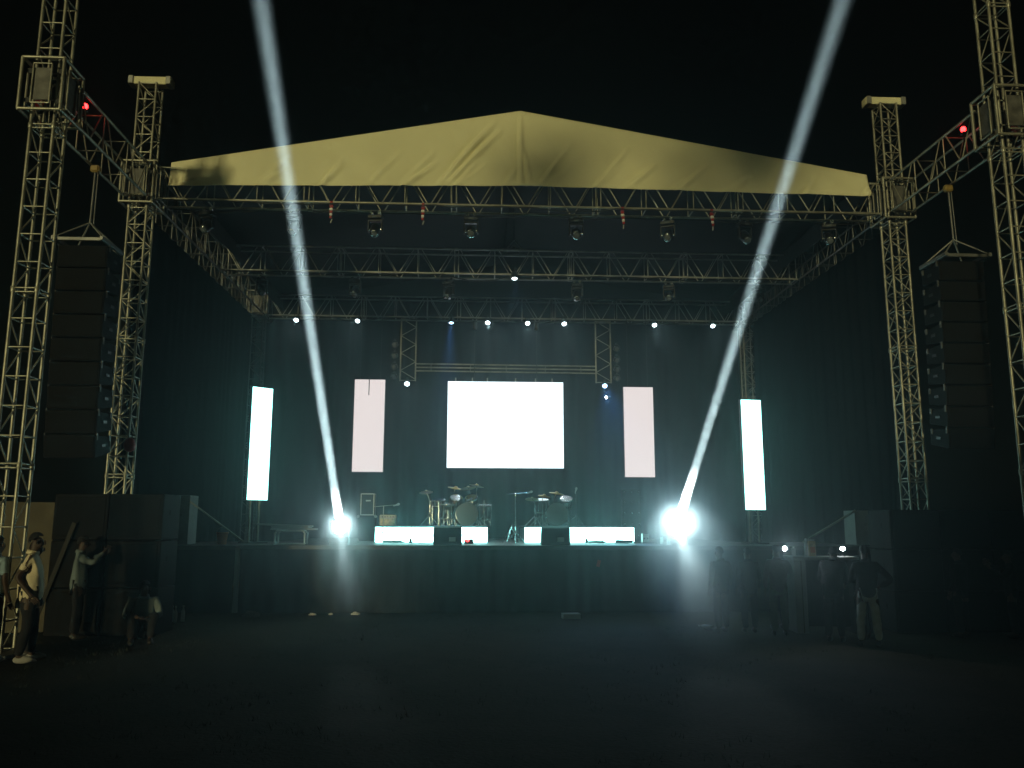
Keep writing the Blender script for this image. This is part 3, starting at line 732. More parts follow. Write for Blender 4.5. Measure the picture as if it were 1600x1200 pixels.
# ------------------------------------------------------------------ line arrays
def line_array(x, label, zb, n=9):
    t = empty('line_array', (x, -1.75, zb), None, label, 'speaker array', 'hanging line arrays')
    ztop = 6.52; h = (ztop - zb) / n
    for k in range(n):
        zc = ztop - zb - (k + .5) * h; tilt = R(-(k ** 1.6) * .30)
        bm = bmesh.new(); w, d, hf, hr = .84, .58, h * .97, h * .72
        pts = []
        for sx in (-1, 1):
            pts.append([bm.verts.new((sx * w / 2, -d / 2, -hf / 2)), bm.verts.new((sx * w / 2, d / 2, -hr / 2)), bm.verts.new((sx * w / 2, d / 2, hr / 2)), bm.verts.new((sx * w / 2, -d / 2, hf / 2))])
        a, b = pts
        bm.faces.new(a[::-1]); bm.faces.new(b)
        for i in range(4): bm.faces.new((a[i], a[(i + 1) % 4], b[(i + 1) % 4], b[i]))
        bmesh.ops.recalc_face_normals(bm, faces=bm.faces)
        bmesh.ops.bevel(bm, geom=bm.edges[:], offset=.012, segments=1, affect='EDGES')
        dy = -.012 * k ** 1.3
        c = from_bm('cabinet', bm, 'cabinet_paint', t, (0, .10 + dy * .0 + .012 * k ** 1.2, zc)); c.rotation_euler = (-tilt, 0, 0)
        box('grille', (0, -d / 2 - .006, 0), (w * .94, .014, hf * .88), 'grille', c, .004)
        for sx in (-1, 1):
            box('rig_link', (sx * (w / 2 + .006), -d / 2 + .06, hf * .42), (.012, .05, .12), 'plate_dark', c, .002)
            box('rig_link', (sx * (w / 2 + .006), d / 2 - .05, hr * .40), (.012, .06, .10), 'plate_dark', c, .002)
            box('side_handle', (sx * (w / 2 + .004), .02, 0), (.010, .14, .05), 'black_steel', c, .002)
    zt = ztop - zb + .05
    for sx in (-.40, .40): box('bumper_bar', (sx, 0, zt), (.06, .86, .07), 'alu_dull', t, .006)
    for sy in (-.34, .34): box('bumper_bar', (0, sy, zt), (.74, .06, .06), 'alu_dull', t, .006)
    apex = Vector((0, -.02, 6.98 - zb))
    for sx in (-.40, .40):
        for sy in (-.38, .38): tube('sling', (sx, sy, zt + .02), apex, .014, 'rig_plate', t, 6)
    tube('chain', apex, (0, 0, 8.0 - zb), .018, 'alu_dull', t, 6); tube('chain_slack', apex + Vector((.06, 0, -.1)), (.05, 0, 7.95 - zb), .010, 'alu_dull', t, 6)
    box('chain_hoist', (0, 0, 8.0 - zb - .02), (.16, .12, .14), 'hoist_paint', t, .03)
    return t
line_array(-7.72, 'tall black line array hanging between the two left towers', 2.92)
line_array(7.74, 'tall black line array hanging between the two right towers', 3.17)

# ------------------------------------------------------------------ sub stacks and boxes beside the stage
def sub(x, y, z, w, h, label):
    t = empty('subwoofer', (x, y, z), None, label, 'subwoofer', 'ground stacked subwoofers')
    box('cabinet', (0, 0, h / 2), (w - .012, .8, h - .012), 'cabinet_paint', t, .016)
    box('grille', (0, -.408, h / 2), (w * .88, .016, h * .84), 'grille', t, .005)
    for sx in (-1, 1): box('handle', (sx * (w / 2 - .004), 0, h * .6), (.012, .2, .09), 'cabinet_paint', t, .004)
rows = ['bottom', 'middle', 'top']
for j in range(3):
    for i in range(2): sub(-7.52 + i * .9, -1.2, j * .77, .9, .77, '%s black subwoofer in the %s column of the left stack' % (rows[j], ['outer', 'inner'][i]))
    for i in range(3): sub(6.69 + i * .9, -1.2, j * .695, .9, .695, '%s black subwoofer in the %s column of the right stack' % (rows[j], ['inner', 'middle', 'outer'][i]))
for s, x, w, h, nm in ((-1, -7.19, .34, 1.04, 'left'), (1, 7.66, .46, .76, 'right')):
    t = empty('equipment_case', (x, 2.5, DECK), R(0), 'upright pale grey equipment case on the %s wing deck' % nm, 'case', 'pale grey cases')
    box('body', (0, 0, h / 2), (w, .55, h - .01), 'grey_panel', t, .008)
    for sx in (-1, 1): box('edge_strip', (sx * (w / 2 - .008), -.272, h / 2), (.02, .014, h - .02), 'alu_dull', t, .002)
    box('latch', (0, -.28, h * .6), (.06, .014, .05), 'alu_dull', t, .003)
tag(tube('stay_pole', (-6.98, 2.12, 2.27), (-5.78, 2.02, 1.43), .018, 'alu'), 'slanting pole from the left pale grey case to the stage corner', 'pole', 'slanting poles')
tag(tube('stay_pole', (7.40, 2.12, 2.12), (6.15, 2.02, 1.43), .026, 'alu'), 'slanting pole from the right pale grey case to the stage corner', 'pole', 'slanting poles')
t = empty('bucket', (-6.38, 2.5, DECK), 0, 'small orange bucket on the left wing deck', 'bucket')
lathe('pail', [(.085, 0), (.12, .24), (.13, .24), (.13, .255), (.115, .255), (.08, .02)], 'orange_plastic', t)
polytube('handle', [(.125 * math.cos(a), 0, .25 + .11 * math.sin(a)) for a in [i * math.pi / 8 for i in range(9)]], .006, 'alu_dull', t)
t = empty('tool_bag', (-7.36, -.26, 3.12), 0, 'small red bag tied to the left canopy tower', 'bag')
lathe('pouch', [(.03, 0), (.09, .03), (.11, .12), (.08, .22), (.03, .26)], 'red_paint', t, n=14); polytube('strap', [(-.04, .06, .24), (-.10, .10, .42), (-.04, .12, .44), (.02, .05, .25)], .008, 'cable', t)

# tan board wall and leaning plank at far left
t = empty('board_screen', (-8.75, -1.3, 0), R(8), 'tan board screen behind the man in the cream shirt', 'screen wall')
for k in range(3):
    box('board', (-.9 + k * .62, 0, 1.1), (.61, .04, 2.2 - .03 * k), 'tan_board', t, .006)
for z in (.4, 1.7): box('rail', (-.28, .045, z), (1.8, .05, .08), 'plank', t, .006)
pl = box('leaning_plank', (-7.86, -1.66, .93), (.07, .03, 1.9), 'leaning_board', None, .005, (R(6), R(17), R(15)))
tag(pl, 'single narrow plank leaning between the tan boards and the subwoofers', 'plank')

# panel wall added out of view to keep the low flood off the field
t = empty('flood_blocker', (-.3, -26, 0), 0, 'added unseen hoarding that keeps the low flood off the field', 'hoarding')
for k in range(11):
    box('panel', (-12.1 + k * 2.42, .02 * (k % 2), 2.0), (2.40, .04, 4.0), 'deck_ply', t, .006)
    tube('post', (-13.2 + k * 2.42, -.10, 0), (-13.2 + k * 2.42, -.10, 3.9), .05, 'alu_dull', t)

def added_tree(loc, h, rad, n, label, seed):  # trees added out of view to lay soft shade on the canopy
    rng = random.Random(seed); t = empty('added_tree', loc, 0, label, 'added_tree', 'trees added behind the viewer for canopy shade')
    lathe('trunk', [(.26, 0), (.20, .8), (.15, h * .5), (.09, h * .8), (.03, h * .95)], 'plank', t, n=12)
    cz = h - rad * .6
    for k in range(9):
        a = k * 2.4; z = h * .45 + k * (h * .45 / 9)
        tube('limb', (0, 0, z), (math.cos(a) * rad * .7, math.sin(a) * rad * .7, z + rad * .6), .045, 'plank', t, 6)
    vv, ff = [], []
    clumps = [Vector((rng.gauss(0, rad * .42), rng.gauss(0, rad * .42), cz + rng.gauss(0, rad * .42))) for _ in range(34)]
    for k in range(n):
        c = rng.choice(clumps) + Vector((rng.gauss(0, rad * .13), rng.gauss(0, rad * .13), rng.gauss(0, rad * .11)))
        u = Vector((rng.gauss(0, 1), rng.gauss(0, 1), rng.gauss(0, 1))).normalized(); w = u.orthogonal(); i = len(vv)
        vv += [c - u * .09, c + w * .045, c + u * .09, c - w * .045]; ff.append((i, i + 1, i + 2, i + 3))
    me = bpy.data.meshes.new('crown'); me.from_pydata([tuple(p) for p in vv], [], ff)
    if 'leaf' not in MATS: mat('leaf', (0.05, 0.075, 0.03), 0.6, 0, 0.3, 2)
    me.materials.append(MATS['leaf']); link('crown', me, t)
added_tree((-9.5, -25.2, 0), 10.2, 1.1, 900, 'smaller of two trees added out of view to shade the canopy', 1)
added_tree((-5.1, -25.0, 0), 11.7, 1.9, 3600, 'larger of two trees added out of view to shade the canopy', 2)

# ------------------------------------------------------------------ desk on the right
t = empty('mixing_desk', (5.08, -1.35, 0), R(-6), 'grey-sided equipment desk behind the people at the right', 'desk')
box('top', (0, 0, 1.25), (1.12, .62, .05), 'grey_panel', t, .006)
box('side_panel', (-.44, 0, .61), (.20, .56, 1.22), 'grey_panel', t, .006); box('side_panel', (.48, 0, .61), (.08, .56, 1.22), 'cabinet_paint', t, .006)
box('front_panel', (.03, -.18, .66), (.72, .03, 1.1), 'cabinet_paint', t, .004)
box('seam_strip', (-.42, -.285, .61), (.014, .012, 1.2), 'plank', t, .002)
t = empty('paper_packet', (4.86, -1.42, 1.28), R(10), 'orange and white printed packet on the grey desk', 'packet')
box('packet', (.05, 0, .13), (.13, .07, .26), 'kraft', t, .012); box('print_band', (.05, -.037, .11), (.09, .004, .10), 'orange_plastic', t, 0); box('white_flap', (.05, 0, .275), (.12, .03, .03), 'paper', t, .004)
t = empty('water_bottle', (4.79, -1.46, 1.28), 0, 'pale bottle beside the printed packet on the desk', 'bottle')
lathe('bottle', [(.030, 0), (.033, .02), (.033, .18), (.014, .25), (.014, .27)], 'bottle_plastic', t, n=14); lathe('cap', [(.017, .27), (.017, .30), (.012, .305)], 'white_plastic', t, n=12)
t = empty('desk_lamp', (5.50, -1.3, 1.275), 0, 'tiny bright white lamp on the right end of the desk', 'lamp')
lathe('foot', [(.06, 0), (.06, .015), (.01, .02)], 'black_plastic', t, n=14); tube('neck', (0, 0, .015), (0, -.02, .10), .008, 'black_steel', t, 6)
lathe('bulb', [(.008, -.035), (.035, -.02), (.042, 0), (.035, .02), (.008, .035)], 'torch', t, (0, -.03, .13), 14)

# ------------------------------------------------------------------ people
def skin_mesh(name, pts, edges, roots, sub=2):
    me = bpy.data.meshes.new(name)
    me.from_pydata([p[0] for p in pts], edges, [])
    o = bpy.data.objects.new(name, me); col.objects.link(o)
    o.modifiers.new('skin', 'SKIN'); ss = o.modifiers.new('sub', 'SUBSURF'); ss.levels = sub; ss.render_levels = sub
    sv = me.skin_vertices[0].data if me.skin_vertices else None
    if sv is None:
        bpy.context.view_layer.objects.active = o; bpy.ops.object.modifier_add  # layer exists once the modifier does
    for i, p in enumerate(pts):
        r = p[1]; sv[i].radius = (r, r) if not isinstance(r, tuple) else r
        sv[i].use_root = i in roots
    bpy.context.view_layer.update()
    out = bpy.data.meshes.new_from_object(o.evaluated_get(bpy.context.evaluated_depsgraph_get()))
    bpy.data.objects.remove(o); bpy.data.meshes.remove(me)
    out.name = name
    for p in out.polygons: p.use_smooth = True
    return out

STAND = dict(pelvis=(0, 0, .95), waist=(0, .01, 1.10), chest=(0, .0, 1.30), neckb=(0, -.01, 1.47), neck=(0, .01, 1.535), head=(0, .035, 1.635), crown=(0, .02, 1.715),
             shL=(-.185, -.01, 1.41), elL=(-.245, -.03, 1.13), wrL=(-.245, .06, .90), shR=(.185, -.01, 1.41), elR=(.245, -.03, 1.13), wrR=(.245, .06, .90),
             hipL=(-.095, 0, .90), knL=(-.105, .02, .50), anL=(-.11, -.02, .09), hipR=(.095, 0, .90), knR=(.105, .03, .50), anR=(.11, .0, .09))
POSES = {'stand': {}, 'easy': dict(knL=(-.11, .06, .5), anL=(-.13, .05, .09), anR=(.12, -.06, .09), elR=(.22, -.15, 1.16), wrR=(.24, .03, .94)),
         'stride': dict(knL=(-.1, .12, .51), anL=(-.10, .12, .09), knR=(.1, -.02, .50), anR=(.10, -.20, .10), elL=(-.25, -.07, 1.14), wrL=(-.24, .10, .94)),
         'phone': dict(elL=(-.30, .16, 1.22), wrL=(-.17, .36, 1.42), elR=(.33, .18, 1.30), wrR=(.15, .36, 1.50)),
         'torch': dict(elR=(.28, .14, 1.20), wrR=(.16, .30, 1.42)),
         'hips': dict(elR=(.42, -.08, 1.16), wrR=(.22, .10, 1.02), elL=(-.25, .10, 1.14), wrL=(-.12, .28, 1.12), anL=(-.15, 0, .09), anR=(.15, 0, .09), knL=(-.13, .02, .5), knR=(.13, .02, .5)),
         'lean': dict(chest=(0, .10, 1.27), neckb=(0, .19, 1.42), neck=(0, .23, 1.47), head=(0, .29, 1.55), crown=(0, .30, 1.63), shL=(-.185, .16, 1.36), shR=(.185, .16, 1.36), elL=(-.25, .20, 1.08), wrL=(-.15, .42, 1.0), elR=(.25, .20, 1.08), wrR=(.15, .42, 1.0)),
         'sit': dict(pelvis=(0, -.05, .20), waist=(0, -.05, .33), chest=(0, .02, .53), neckb=(0, .08, .69), neck=(0, .11, .745), head=(0, .15, .84), crown=(0, .15, .92),
                     shL=(-.185, .06, .64), shR=(.185, .06, .64), elL=(-.27, .18, .42), wrL=(-.10, .38, .40), elR=(.27, .18, .42), wrR=(.10, .38, .42),
                     hipL=(-.10, .0, .16), knL=(-.17, .36, .46), anL=(-.14, .46, .08), hipR=(.10, .0, .16), knR=(.17, .36, .46), anR=(.14, .44, .08))}
def person(loc, face, height, pose, top, legs, label, sleeve_='short', shoe='dark_shoe', fat=1.0, cap=None, skirt=False):
    J = dict(STAND); J.update(POSES[pose]); J = {k: Vector(v) for k, v in J.items()}
    s = height / 1.79
    t = empty('person', (loc[0], loc[1], 0), R(face), label, 'person')
    t.scale = (s, s, s)
    P, E, roots = [], [], set()
    idx = {}
    def v(k, co, r): idx[k] = len(P); P.append((tuple(co), r)); return idx[k]
    def e(a, b): E.append((idx[a], idx[b]))
    v('pelvis', J['pelvis'], .135 * fat); roots.add(0)
    v('waist', J['waist'], .125 * fat); v('chest', J['chest'], .14 * fat); v('neckb', J['neckb'], .065); v('neck', J['neck'], .056)
    v('head', J['head'], .088); v('crown', J['crown'], .07)
    for a, b in (('pelvis', 'waist'), ('waist', 'chest'), ('chest', 'neckb'), ('neckb', 'neck'), ('neck', 'head'), ('head', 'crown')): e(a, b)
    fwd = Vector((0, 1, 0))
    v('chin', J['head'] + Vector((0, .065, -.055)), .036); e('head', 'chin')
    for q in 'LR':
        v('sh' + q, J['sh' + q], .062); v('el' + q, J['el' + q], .043); v('wr' + q, J['wr' + q], .030)
        d = (J['wr' + q] - J['el' + q]).normalized(); palm = J['wr' + q] + d * .075
        v('pa' + q, palm, .034)
        e('chest', 'sh' + q); e('sh' + q, 'el' + q); e('el' + q, 'wr' + q); e('wr' + q, 'pa' + q)
        v('hip' + q, J['hip' + q], .10 * fat); v('kn' + q, J['kn' + q], .062); v('an' + q, J['an' + q], .042); v('toe' + q, J['an' + q] + Vector((0, .15, -.05)), .036)
        e('pelvis', 'hip' + q); e('hip' + q, 'kn' + q); e('kn' + q, 'an' + q); e('an' + q, 'toe' + q)
        # fingers and thumb
        side = d.cross(fwd if abs(d.y) < .8 else UP).normalized(); bend = side.cross(d)
        for f in range(4):
            o_ = (f - 1.5) * .019; L = (.062, .075, .07, .055)[f]
            b0 = palm + d * .01 + bend * o_; k0 = palm + d * (.045 + L * .3) + bend * o_ * 1.1; k1 = k0 + d * L * .5 + side * L * .35
            i = len(P); P.extend([(tuple(b0), .011), (tuple(k0), .0095), (tuple(k1), .008)]); E.extend([(i, i + 1), (i + 1, i + 2)]); roots.add(i)
        b0 = J['wr' + q] + d * .04 - bend * .025; k0 = b0 + d * .03 - bend * .03; k1 = k0 + d * .035 - bend * .008
        i = len(P); P.extend([(tuple(b0), .013), (tuple(k0), .011), (tuple(k1), .009)]); E.extend([(i, i + 1), (i + 1, i + 2)]); roots.add(i)
    def squash(me, f=.74, drop=.08):
        zp, zn = J['pelvis'].z - drop, J['neckb'].z
        for w in me.vertices:
            if zp < w.co.z < zn and abs(w.co.x) < .24:
                u = (w.co.z - J['pelvis'].z) / max(.01, zn - J['pelvis'].z); ay = J['pelvis'].y + (J['neckb'].y - J['pelvis'].y) * max(0, min(1, u)) ** 1.5
                if abs(w.co.y - ay) < .26: w.co.y = ay + (w.co.y - ay) * f
    body = skin_mesh('body', P, E, roots); squash(body)
    body.materials.append(MATS['skin'])
    link('body', body, t)
    # head details: nose, ears, eyes grow from the head as part meshes
    h = J['head']
    hb = bmesh.new(); bmesh.ops.create_uvsphere(hb, u_segments=18, v_segments=12, radius=1)
    for w in hb.verts:
        w.co = Vector((w.co.x * .092, w.co.y * .100 - .016, w.co.z * .112 + .028))
        n = noise.noise(w.co * 24) * .006; w.co += w.co.normalized() * n
    bmesh.ops.delete(hb, geom=[w for w in hb.verts if (w.co.z < .045 + .55 * w.co.y and w.co.z < .06 + .9 * w.co.y) or w.co.z < -.06], context='VERTS')
    from_bm('hair', hb, cap or 'hair', t, h + Vector((0, -.002, 0)), True)
    for sx in (-1, 1):
        lathe('ear', [(.006, -.03), (.015, -.012), (.018, .012), (.008, .03)], 'skin', t, h + Vector((sx * .088, -.004, 0)), 8)
        lathe('eye', [(.002, -.004), (.006, 0), (.002, .004)], 'hair', t, h + Vector((sx * .032, .077, .012)), 8)
    lathe('nose', [(.016, -.03), (.014, -.012), (.006, .028)], 'skin', t, h + Vector((0, .093, -.008)), 8)
    if cap:
        b = box('cap_peak', h + Vector((0, .13, .045)), (.15, .10, .014), cap, t, .004, (R(-12), 0, 0))
    # shirt
    P, E, idx = [], [], {}
    low = J['pelvis'] + (Vector((0, 0, -.20)) if pose != 'sit' else Vector((0, 0, .02)))
    v('low', low, (.205 if pose != 'sit' else .168) * fat); v('waist', J['waist'], .172 * fat); v('chest', J['chest'], .166 * fat); v('neckb', J['neckb'] + Vector((0, 0, -.015)), .083)
    e('low', 'waist'); e('waist', 'chest'); e('chest', 'neckb')
    for q in 'LR':
        v('sh' + q, J['sh' + q], .078); e('chest', 'sh' + q)
        if sleeve_ == 'short':
            v('el' + q, J['sh' + q].lerp(J['el' + q], .72), .066); e('sh' + q, 'el' + q)
        else:
            v('el' + q, J['el' + q], .058); v('wr' + q, J['el' + q].lerp(J['wr' + q], .92), .046); e('sh' + q, 'el' + q); e('el' + q, 'wr' + q)
    sh = skin_mesh('shirt', P, E, {0}); squash(sh, .80, .45 if pose != 'sit' else .08)
    for w in sh.vertices:
        n = noise.noise(Vector(w.co) * 7 + Vector((loc[0], loc[1], 0))) * .012 + noise.noise(Vector(w.co) * 17) * .006
        w.co += Vector(w.normal) * n
    sh.materials.append(MATS[top]); so_ = link('shirt', sh, t)
    c = lathe('collar', [(.062, -.02), (.088, -.03), (.080, .03), (.062, .028)], top, t, J['neckb'] + Vector((0, .0, .02)), 16, (0, .25, 1))
    # trousers
    P, E, idx = [], [], {}
    v('pelvis', J['pelvis'] + Vector((0, 0, -.03)), .122 * fat)
    for q in 'LR':
        v('hip' + q, J['hip' + q], .092 * fat); v('kn' + q, J['kn' + q], .082); v('an' + q, J['an' + q] + Vector((0, -.005, .0)), .066)
        e('pelvis', 'hip' + q); e('hip' + q, 'kn' + q); e('kn' + q, 'an' + q)
    tr = skin_mesh('trousers', P, E, {0}); squash(tr, .80)
    for w in tr.vertices:
        w.co += Vector(w.normal) * (noise.noise(Vector(w.co) * 9 + Vector((loc[0], 2, 0))) * .012)
    tr.materials.append(MATS[legs]); link('trousers', tr, t)
    for q in 'LR':
        a = J['an' + q]
        bm = bmesh.new(); bmesh.ops.create_uvsphere(bm, u_segments=14, v_segments=8, radius=1)
        for w in bm.verts: w.co = Vector((w.co.x * (.046 + .008 * w.co.y), w.co.y * .132, max(-.05, w.co.z * (.055 - .012 * w.co.y))))
        from_bm('shoe', bm, shoe, t, (a.x, a.y + .075, .05 + max(0, a.z - .09) * .5), True)
    return t, J, s

person((-6.98, -4.05), -72, 1.72, 'easy', 'cream_cloth', 'dark_cloth', 'man in a cream short-sleeved shirt standing in profile at the far left', shoe='white_shoe', fat=1.25)
person((-7.40, -4.2), -20, 1.68, 'stand', 'blue_cloth', 'denim_dark', 'person in a pale blue shirt cut off by the left picture edge', 'short', 'white_shoe')
person((-7.22, -3.55), -60, 1.60, 'stand', 'dark_cloth', 'dark_cloth', 'person in dark clothes half hidden behind the cream shirt', 'long')
pD, JD, sD = person((-7.30, -1.95), -62, 1.64, 'phone', 'greyblue_cloth', 'dark_cloth', 'person in a grey-blue long-sleeved shirt with both hands raised to the face', 'long', fat=1.08)
person((-6.2, -2.1), -160, 1.72, 'sit', 'greyblue_cloth', 'dark_cloth', 'person in a grey shirt sitting hunched on the ground before the subwoofers', 'long')
person((3.28, -1.4), 20, 1.46, 'stand', 'olive_cloth', 'denim_dark', 'person in olive standing nearest the right glaring floor spot', 'long')
person((3.75, -1.45), 0, 1.44, 'stand', 'dark_cloth', 'denim_dark', 'person in dark clothes with back turned between the olive and plum figures', 'long')
pH, JH, sH = person((4.12, -1.85), -10, 1.50, 'torch', 'plum_cloth', 'olive_cloth', 'person in plum top holding up a bright phone torch', 'long')
person((4.72, -2.6), -35, 1.56, 'lean', 'dark_cloth', 'dark_cloth', 'person in black jacket and cap leaning over the desk', 'long', cap='dark_cloth', fat=1.15)
person((5.06, -3.05), -12, 1.53, 'hips', 'dark_cloth', 'denim_light', 'person in black top and light blue jeans with one elbow out', 'long', fat=1.05)
person((4.42, -1.0), 5, 1.48, 'stand', 'greyblue_cloth', 'denim_dark', 'person in grey-blue standing behind the one with the phone torch', 'long')
person((5.42, -2.3), 30, 1.50, 'stand', 'dark_cloth', 'denim_dark', 'person in dark clothes just right of the light blue jeans', 'long')
person((7.05, -2.2), 25, 1.46, 'stand', 'dark_cloth', 'dark_cloth', 'dim dark figure before the right subwoofer stack, nearer the stage', 'long')
person((7.85, -2.3), 60, 1.42, 'phone', 'dark_cloth', 'dark_cloth', 'dim dark figure at the right picture edge with hands raised', 'long')

def phone(loc, rz, label, lit=False):
    t = empty('phone', loc, R(rz), label, 'phone', 'phones')
    box('case', (0, 0, .075), (.075, .010, .15), 'black_plastic', t, .003)
    box('screen', (0, -.0065, .075), (.066, .003, .135), 'lens_glass', t, 0)
    if lit:
        lathe('torch_led', [(.038, 0), (.03, .014), (.006, .02)], 'torch', t, (0, -.008, .10), 12, (0, -1, 0))
        lamp('SPOT', (0, -.05, .10), 30, (.8, .92, 1), t, (0, -1, -.1), R(150), 1.0, .03)
phone((4.18, -2.06, 1.33), 8, 'phone with its white torch lit held by the person in plum', True)
d = Matrix.Rotation(R(-62), 3, 'Z') @ Vector((0.02, .42, 1.42)) * sD
phone((-7.30 + d.x, -1.95 + d.y, d.z), -62, 'dark phone held up by the person in the grey-blue shirt')

# ------------------------------------------------------------------ litter on the field
def bottle(loc, lie, rz, label, m='bottle_plastic'):
    t = empty('bottle', loc, R(rz), label, 'bottle', 'bottles on the ground')
    ax = (1, 0, 0) if lie else UP
    lathe('bottle', [(.03, 0), (.036, .02), (.036, .17), (.014, .24), (.014, .26)], m, t, (0, 0, .036 if lie else 0), 14, ax)
    lathe('cap', [(.018, .26), (.018, .29), (.012, .295)], 'white_plastic', t, (0, 0, .036 if lie else 0), 12, ax)
bottle((-6.62, .45, 0), False, 0, 'pale bottle standing at the left of the group of three by the sitter')
bottle((-6.53, .36, 0), False, 0, 'pale bottle standing in the middle of the group of three by the sitter')
bottle((-6.43, .48, 0), False, 0, 'pale bottle standing at the right of the group of three by the sitter')
bottle((3.22, -1.0, 0), True, 130, 'white bottle lying near the feet below the right floor spot')
def crumpled(name, loc, s, m, label, cat, seed, flat=.5):
    bm = bmesh.new(); bmesh.ops.create_icosphere(bm, subdivisions=3, radius=1)
    for w in bm.verts:
        n = 1 + .45 * noise.noise(w.co * 1.6 + Vector((seed, 0, 0))) + .2 * noise.noise(w.co * 4 + Vector((0, seed, 0)))
        w.co = Vector((w.co.x * s * n, w.co.y * s * .8 * n, max(-.3 * s * flat, w.co.z * s * flat * n)))
    tag(from_bm(name, bm, m, None, (*loc, .2 * s)), label, cat, 'litter on the field')
crumpled('plastic_bag', (-7.35, -.9), .17, 'paper', 'crumpled white bag by the feet of the person in grey-blue', 'bag', 1, .45)
crumpled('litter', (-4.2, 1.45), .07, 'paper', 'small crumpled paper at the stage foot farthest to the left', 'litter', 2)
crumpled('litter', (-3.85, 1.52), .05, 'paper', 'smallest crumpled paper at the left stage foot', 'litter', 3)
crumpled('litter', (-3.35, 1.50), .08, 'paper', 'crumpled paper at the stage foot below the left floor spot', 'litter', 4)
crumpled('litter', (-5.35, 1.2), .14, 'plank', 'brown crumpled rag at the left stage corner', 'rag', 5, .6)
crumpled('litter', (-6.9, -4.0), .06, 'paper', 'white scrap on the ground before the man in cream', 'litter', 6)
b = box('carton', (.93, .75, .05), (.34, .2, .10), 'paper', None, .006, (0, 0, R(5))); tag(b, 'flat pale carton lying on the field before the stage', 'carton')
b = box('wristband_card', (1.66, 1.84, 1.0), (.07, .004, .14), 'red_paint', None, 0, (0, R(14), 0)); b.name = 'red_tag'; tag(b, 'small red tag pinned to the stage skirt', 'tag')

# ------------------------------------------------------------------ cables, lashings
def truss_cable(x0, x1, y, z, seed, label, dips):
    pts = []
    n = int(abs(x1 - x0) / .12)
    for i in range(n + 1):
        x = x0 + (x1 - x0) * i / n
        d = max(0, noise.noise((x * .55, seed, 0))) * .28 * dips + .02 * noise.noise((x * 3, seed, 2))
        pts.append((x, y + .03 * noise.noise((x * 2, seed, 7)), z - d))
    tag(polytube('truss_cable', pts, .014, 'cable'), label, 'cable', 'cables along the trusses')
truss_cable(-7.1, 7.1, -TW / 2 - .03, HB - .035, 1, 'black cable run drooping along the front lower chord of the front truss', .5)
truss_cable(-7.1, 7.1, TW / 2 + .02, HB - .035, 4, 'black cable run drooping along the rear lower chord of the front truss', .8)
truss_cable(-7.2, 7.2, 4.59 - TW / 2 - .03, HB - .035, 8, 'black cable run drooping along the middle truss', 1)
truss_cable(-7.2, 7.2, 9.15 - TW / 2 - .03, HB - .035, 12, 'black cable run drooping along the back truss', 1)
can = bpy.data.objects['canopy']
for k in range(27):
    x = -6.76 + k * .52
    o = tube('lashing', (x, .06, .17), (x + .03 * math.sin(k * 2.3), .10, -.22 + .49), .007, 'paper', can, 6)

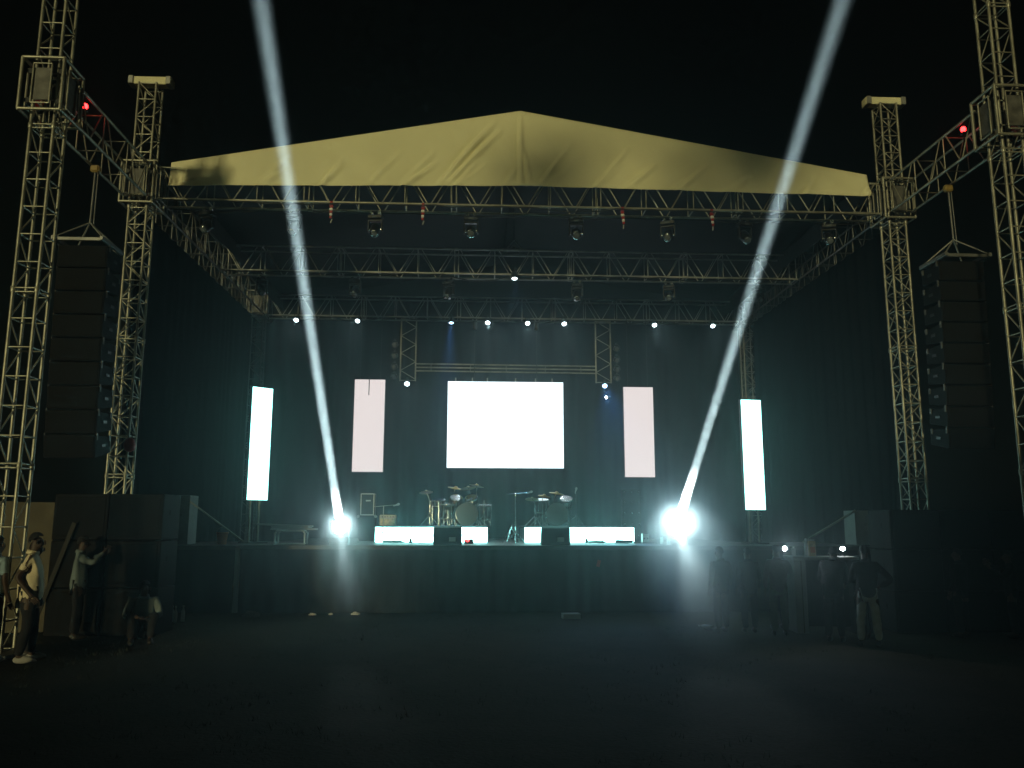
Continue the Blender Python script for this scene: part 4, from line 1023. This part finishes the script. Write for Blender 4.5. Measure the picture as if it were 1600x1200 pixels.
# lens glare of the floor spots built as added volume puffs and trails
def glare_smoke(loc, size, dens, label, power=2.2):
    bm = bmesh.new(); bmesh.ops.create_icosphere(bm, subdivisions=3, radius=1)
    me = bpy.data.meshes.new('glare_smoke'); bm.to_mesh(me); bm.free()
    m = bpy.data.materials.new('glare_smoke'); m.use_nodes = True; nt = m.node_tree; nt.nodes.remove(nt.nodes['Principled BSDF'])
    tc = nt.nodes.new('ShaderNodeTexCoord')
    ln = nt.nodes.new('ShaderNodeVectorMath'); ln.operation = 'LENGTH'; nt.links.new(tc.outputs['Object'], ln.inputs[0])
    mr = nt.nodes.new('ShaderNodeMapRange'); mr.inputs['From Min'].default_value = 1.0; mr.inputs['From Max'].default_value = .0
    mr.inputs['To Min'].default_value = 0; mr.inputs['To Max'].default_value = 1; nt.links.new(ln.outputs['Value'], mr.inputs['Value'])
    pw = nt.nodes.new('ShaderNodeMath'); pw.operation = 'POWER'; pw.inputs[1].default_value = power; nt.links.new(mr.outputs[0], pw.inputs[0])
    nz = nt.nodes.new('ShaderNodeTexNoise'); nz.inputs['Scale'].default_value = 2.2; nz.inputs['Detail'].default_value = 3; nt.links.new(tc.outputs['Object'], nz.inputs['Vector'])
    ml = nt.nodes.new('ShaderNodeMath'); ml.operation = 'MULTIPLY'; nt.links.new(pw.outputs[0], ml.inputs[0]); nt.links.new(nz.outputs['Fac'], ml.inputs[1])
    m2 = nt.nodes.new('ShaderNodeMath'); m2.operation = 'MULTIPLY'; m2.inputs[1].default_value = dens; nt.links.new(ml.outputs[0], m2.inputs[0])
    pv = nt.nodes.new('ShaderNodeVolumePrincipled'); pv.inputs['Color'].default_value = (.85, .95, .97, 1); pv.inputs['Anisotropy'].default_value = .6
    nt.links.new(m2.outputs[0], pv.inputs['Density']); nt.links.new(pv.outputs[0], nt.nodes['Material Output'].inputs['Volume'])
    me.materials.append(m)
    o = link('glare_smoke', me, None, loc); o.scale = size
    tag(o, label, 'glare_smoke', kind='stuff')
glare_smoke((-3.72, 1.45, 1.65), (.85, 1.2, 1.0), .9, 'added puff for the glare round the left floor spot')
glare_smoke((3.36, 1.35, 1.70), (1.3, 1.6, 1.45), 1.0, 'added puff for the glare round the right floor spot')

for a, d, L, w, dn, lb in (((-3.80, 2.02, 1.75), (1.6, -8.5, -1.73), 6.6, .60, .60, 'added trail for the glare streak below the left floor spot'),
                           ((3.42, 2.02, 1.75), (-1.82, -9.6, -1.73), 8.0, 1.0, .55, 'added trail for the glare streak below the right floor spot')):
    a = Vector(a); u = Vector(d).normalized()
    before = set(bpy.data.objects)
    glare_smoke(a + u * (L * .44), (w, L / 2, w), dn, lb, 1.1)
    o = (set(bpy.data.objects) - before).pop()
    o.rotation_mode = 'QUATERNION'; o.rotation_quaternion = Vector((0, 1, 0)).rotation_difference(u)

# ------------------------------------------------------------------ haze in the air
bm = bmesh.new(); bmesh.ops.create_cube(bm, size=1); bmesh.ops.scale(bm, vec=(60, 72, 16.5), verts=bm.verts)
me = bpy.data.meshes.new('haze'); bm.to_mesh(me); bm.free()
hz = bpy.data.materials.new('haze'); hz.use_nodes = True; nt = hz.node_tree
nt.nodes.remove(nt.nodes['Principled BSDF'])
pv = nt.nodes.new('ShaderNodeVolumePrincipled'); pv.inputs['Color'].default_value = (.70, .93, .97, 1)
pv.inputs['Density'].default_value = .0056; pv.inputs['Anisotropy'].default_value = .82
nt.links.new(pv.outputs[0], nt.nodes['Material Output'].inputs['Volume'])
me.materials.append(hz)
tag(link('haze', me, None, (0, 0, 7.1)), 'thin stage haze filling the air', 'haze', kind='stuff')
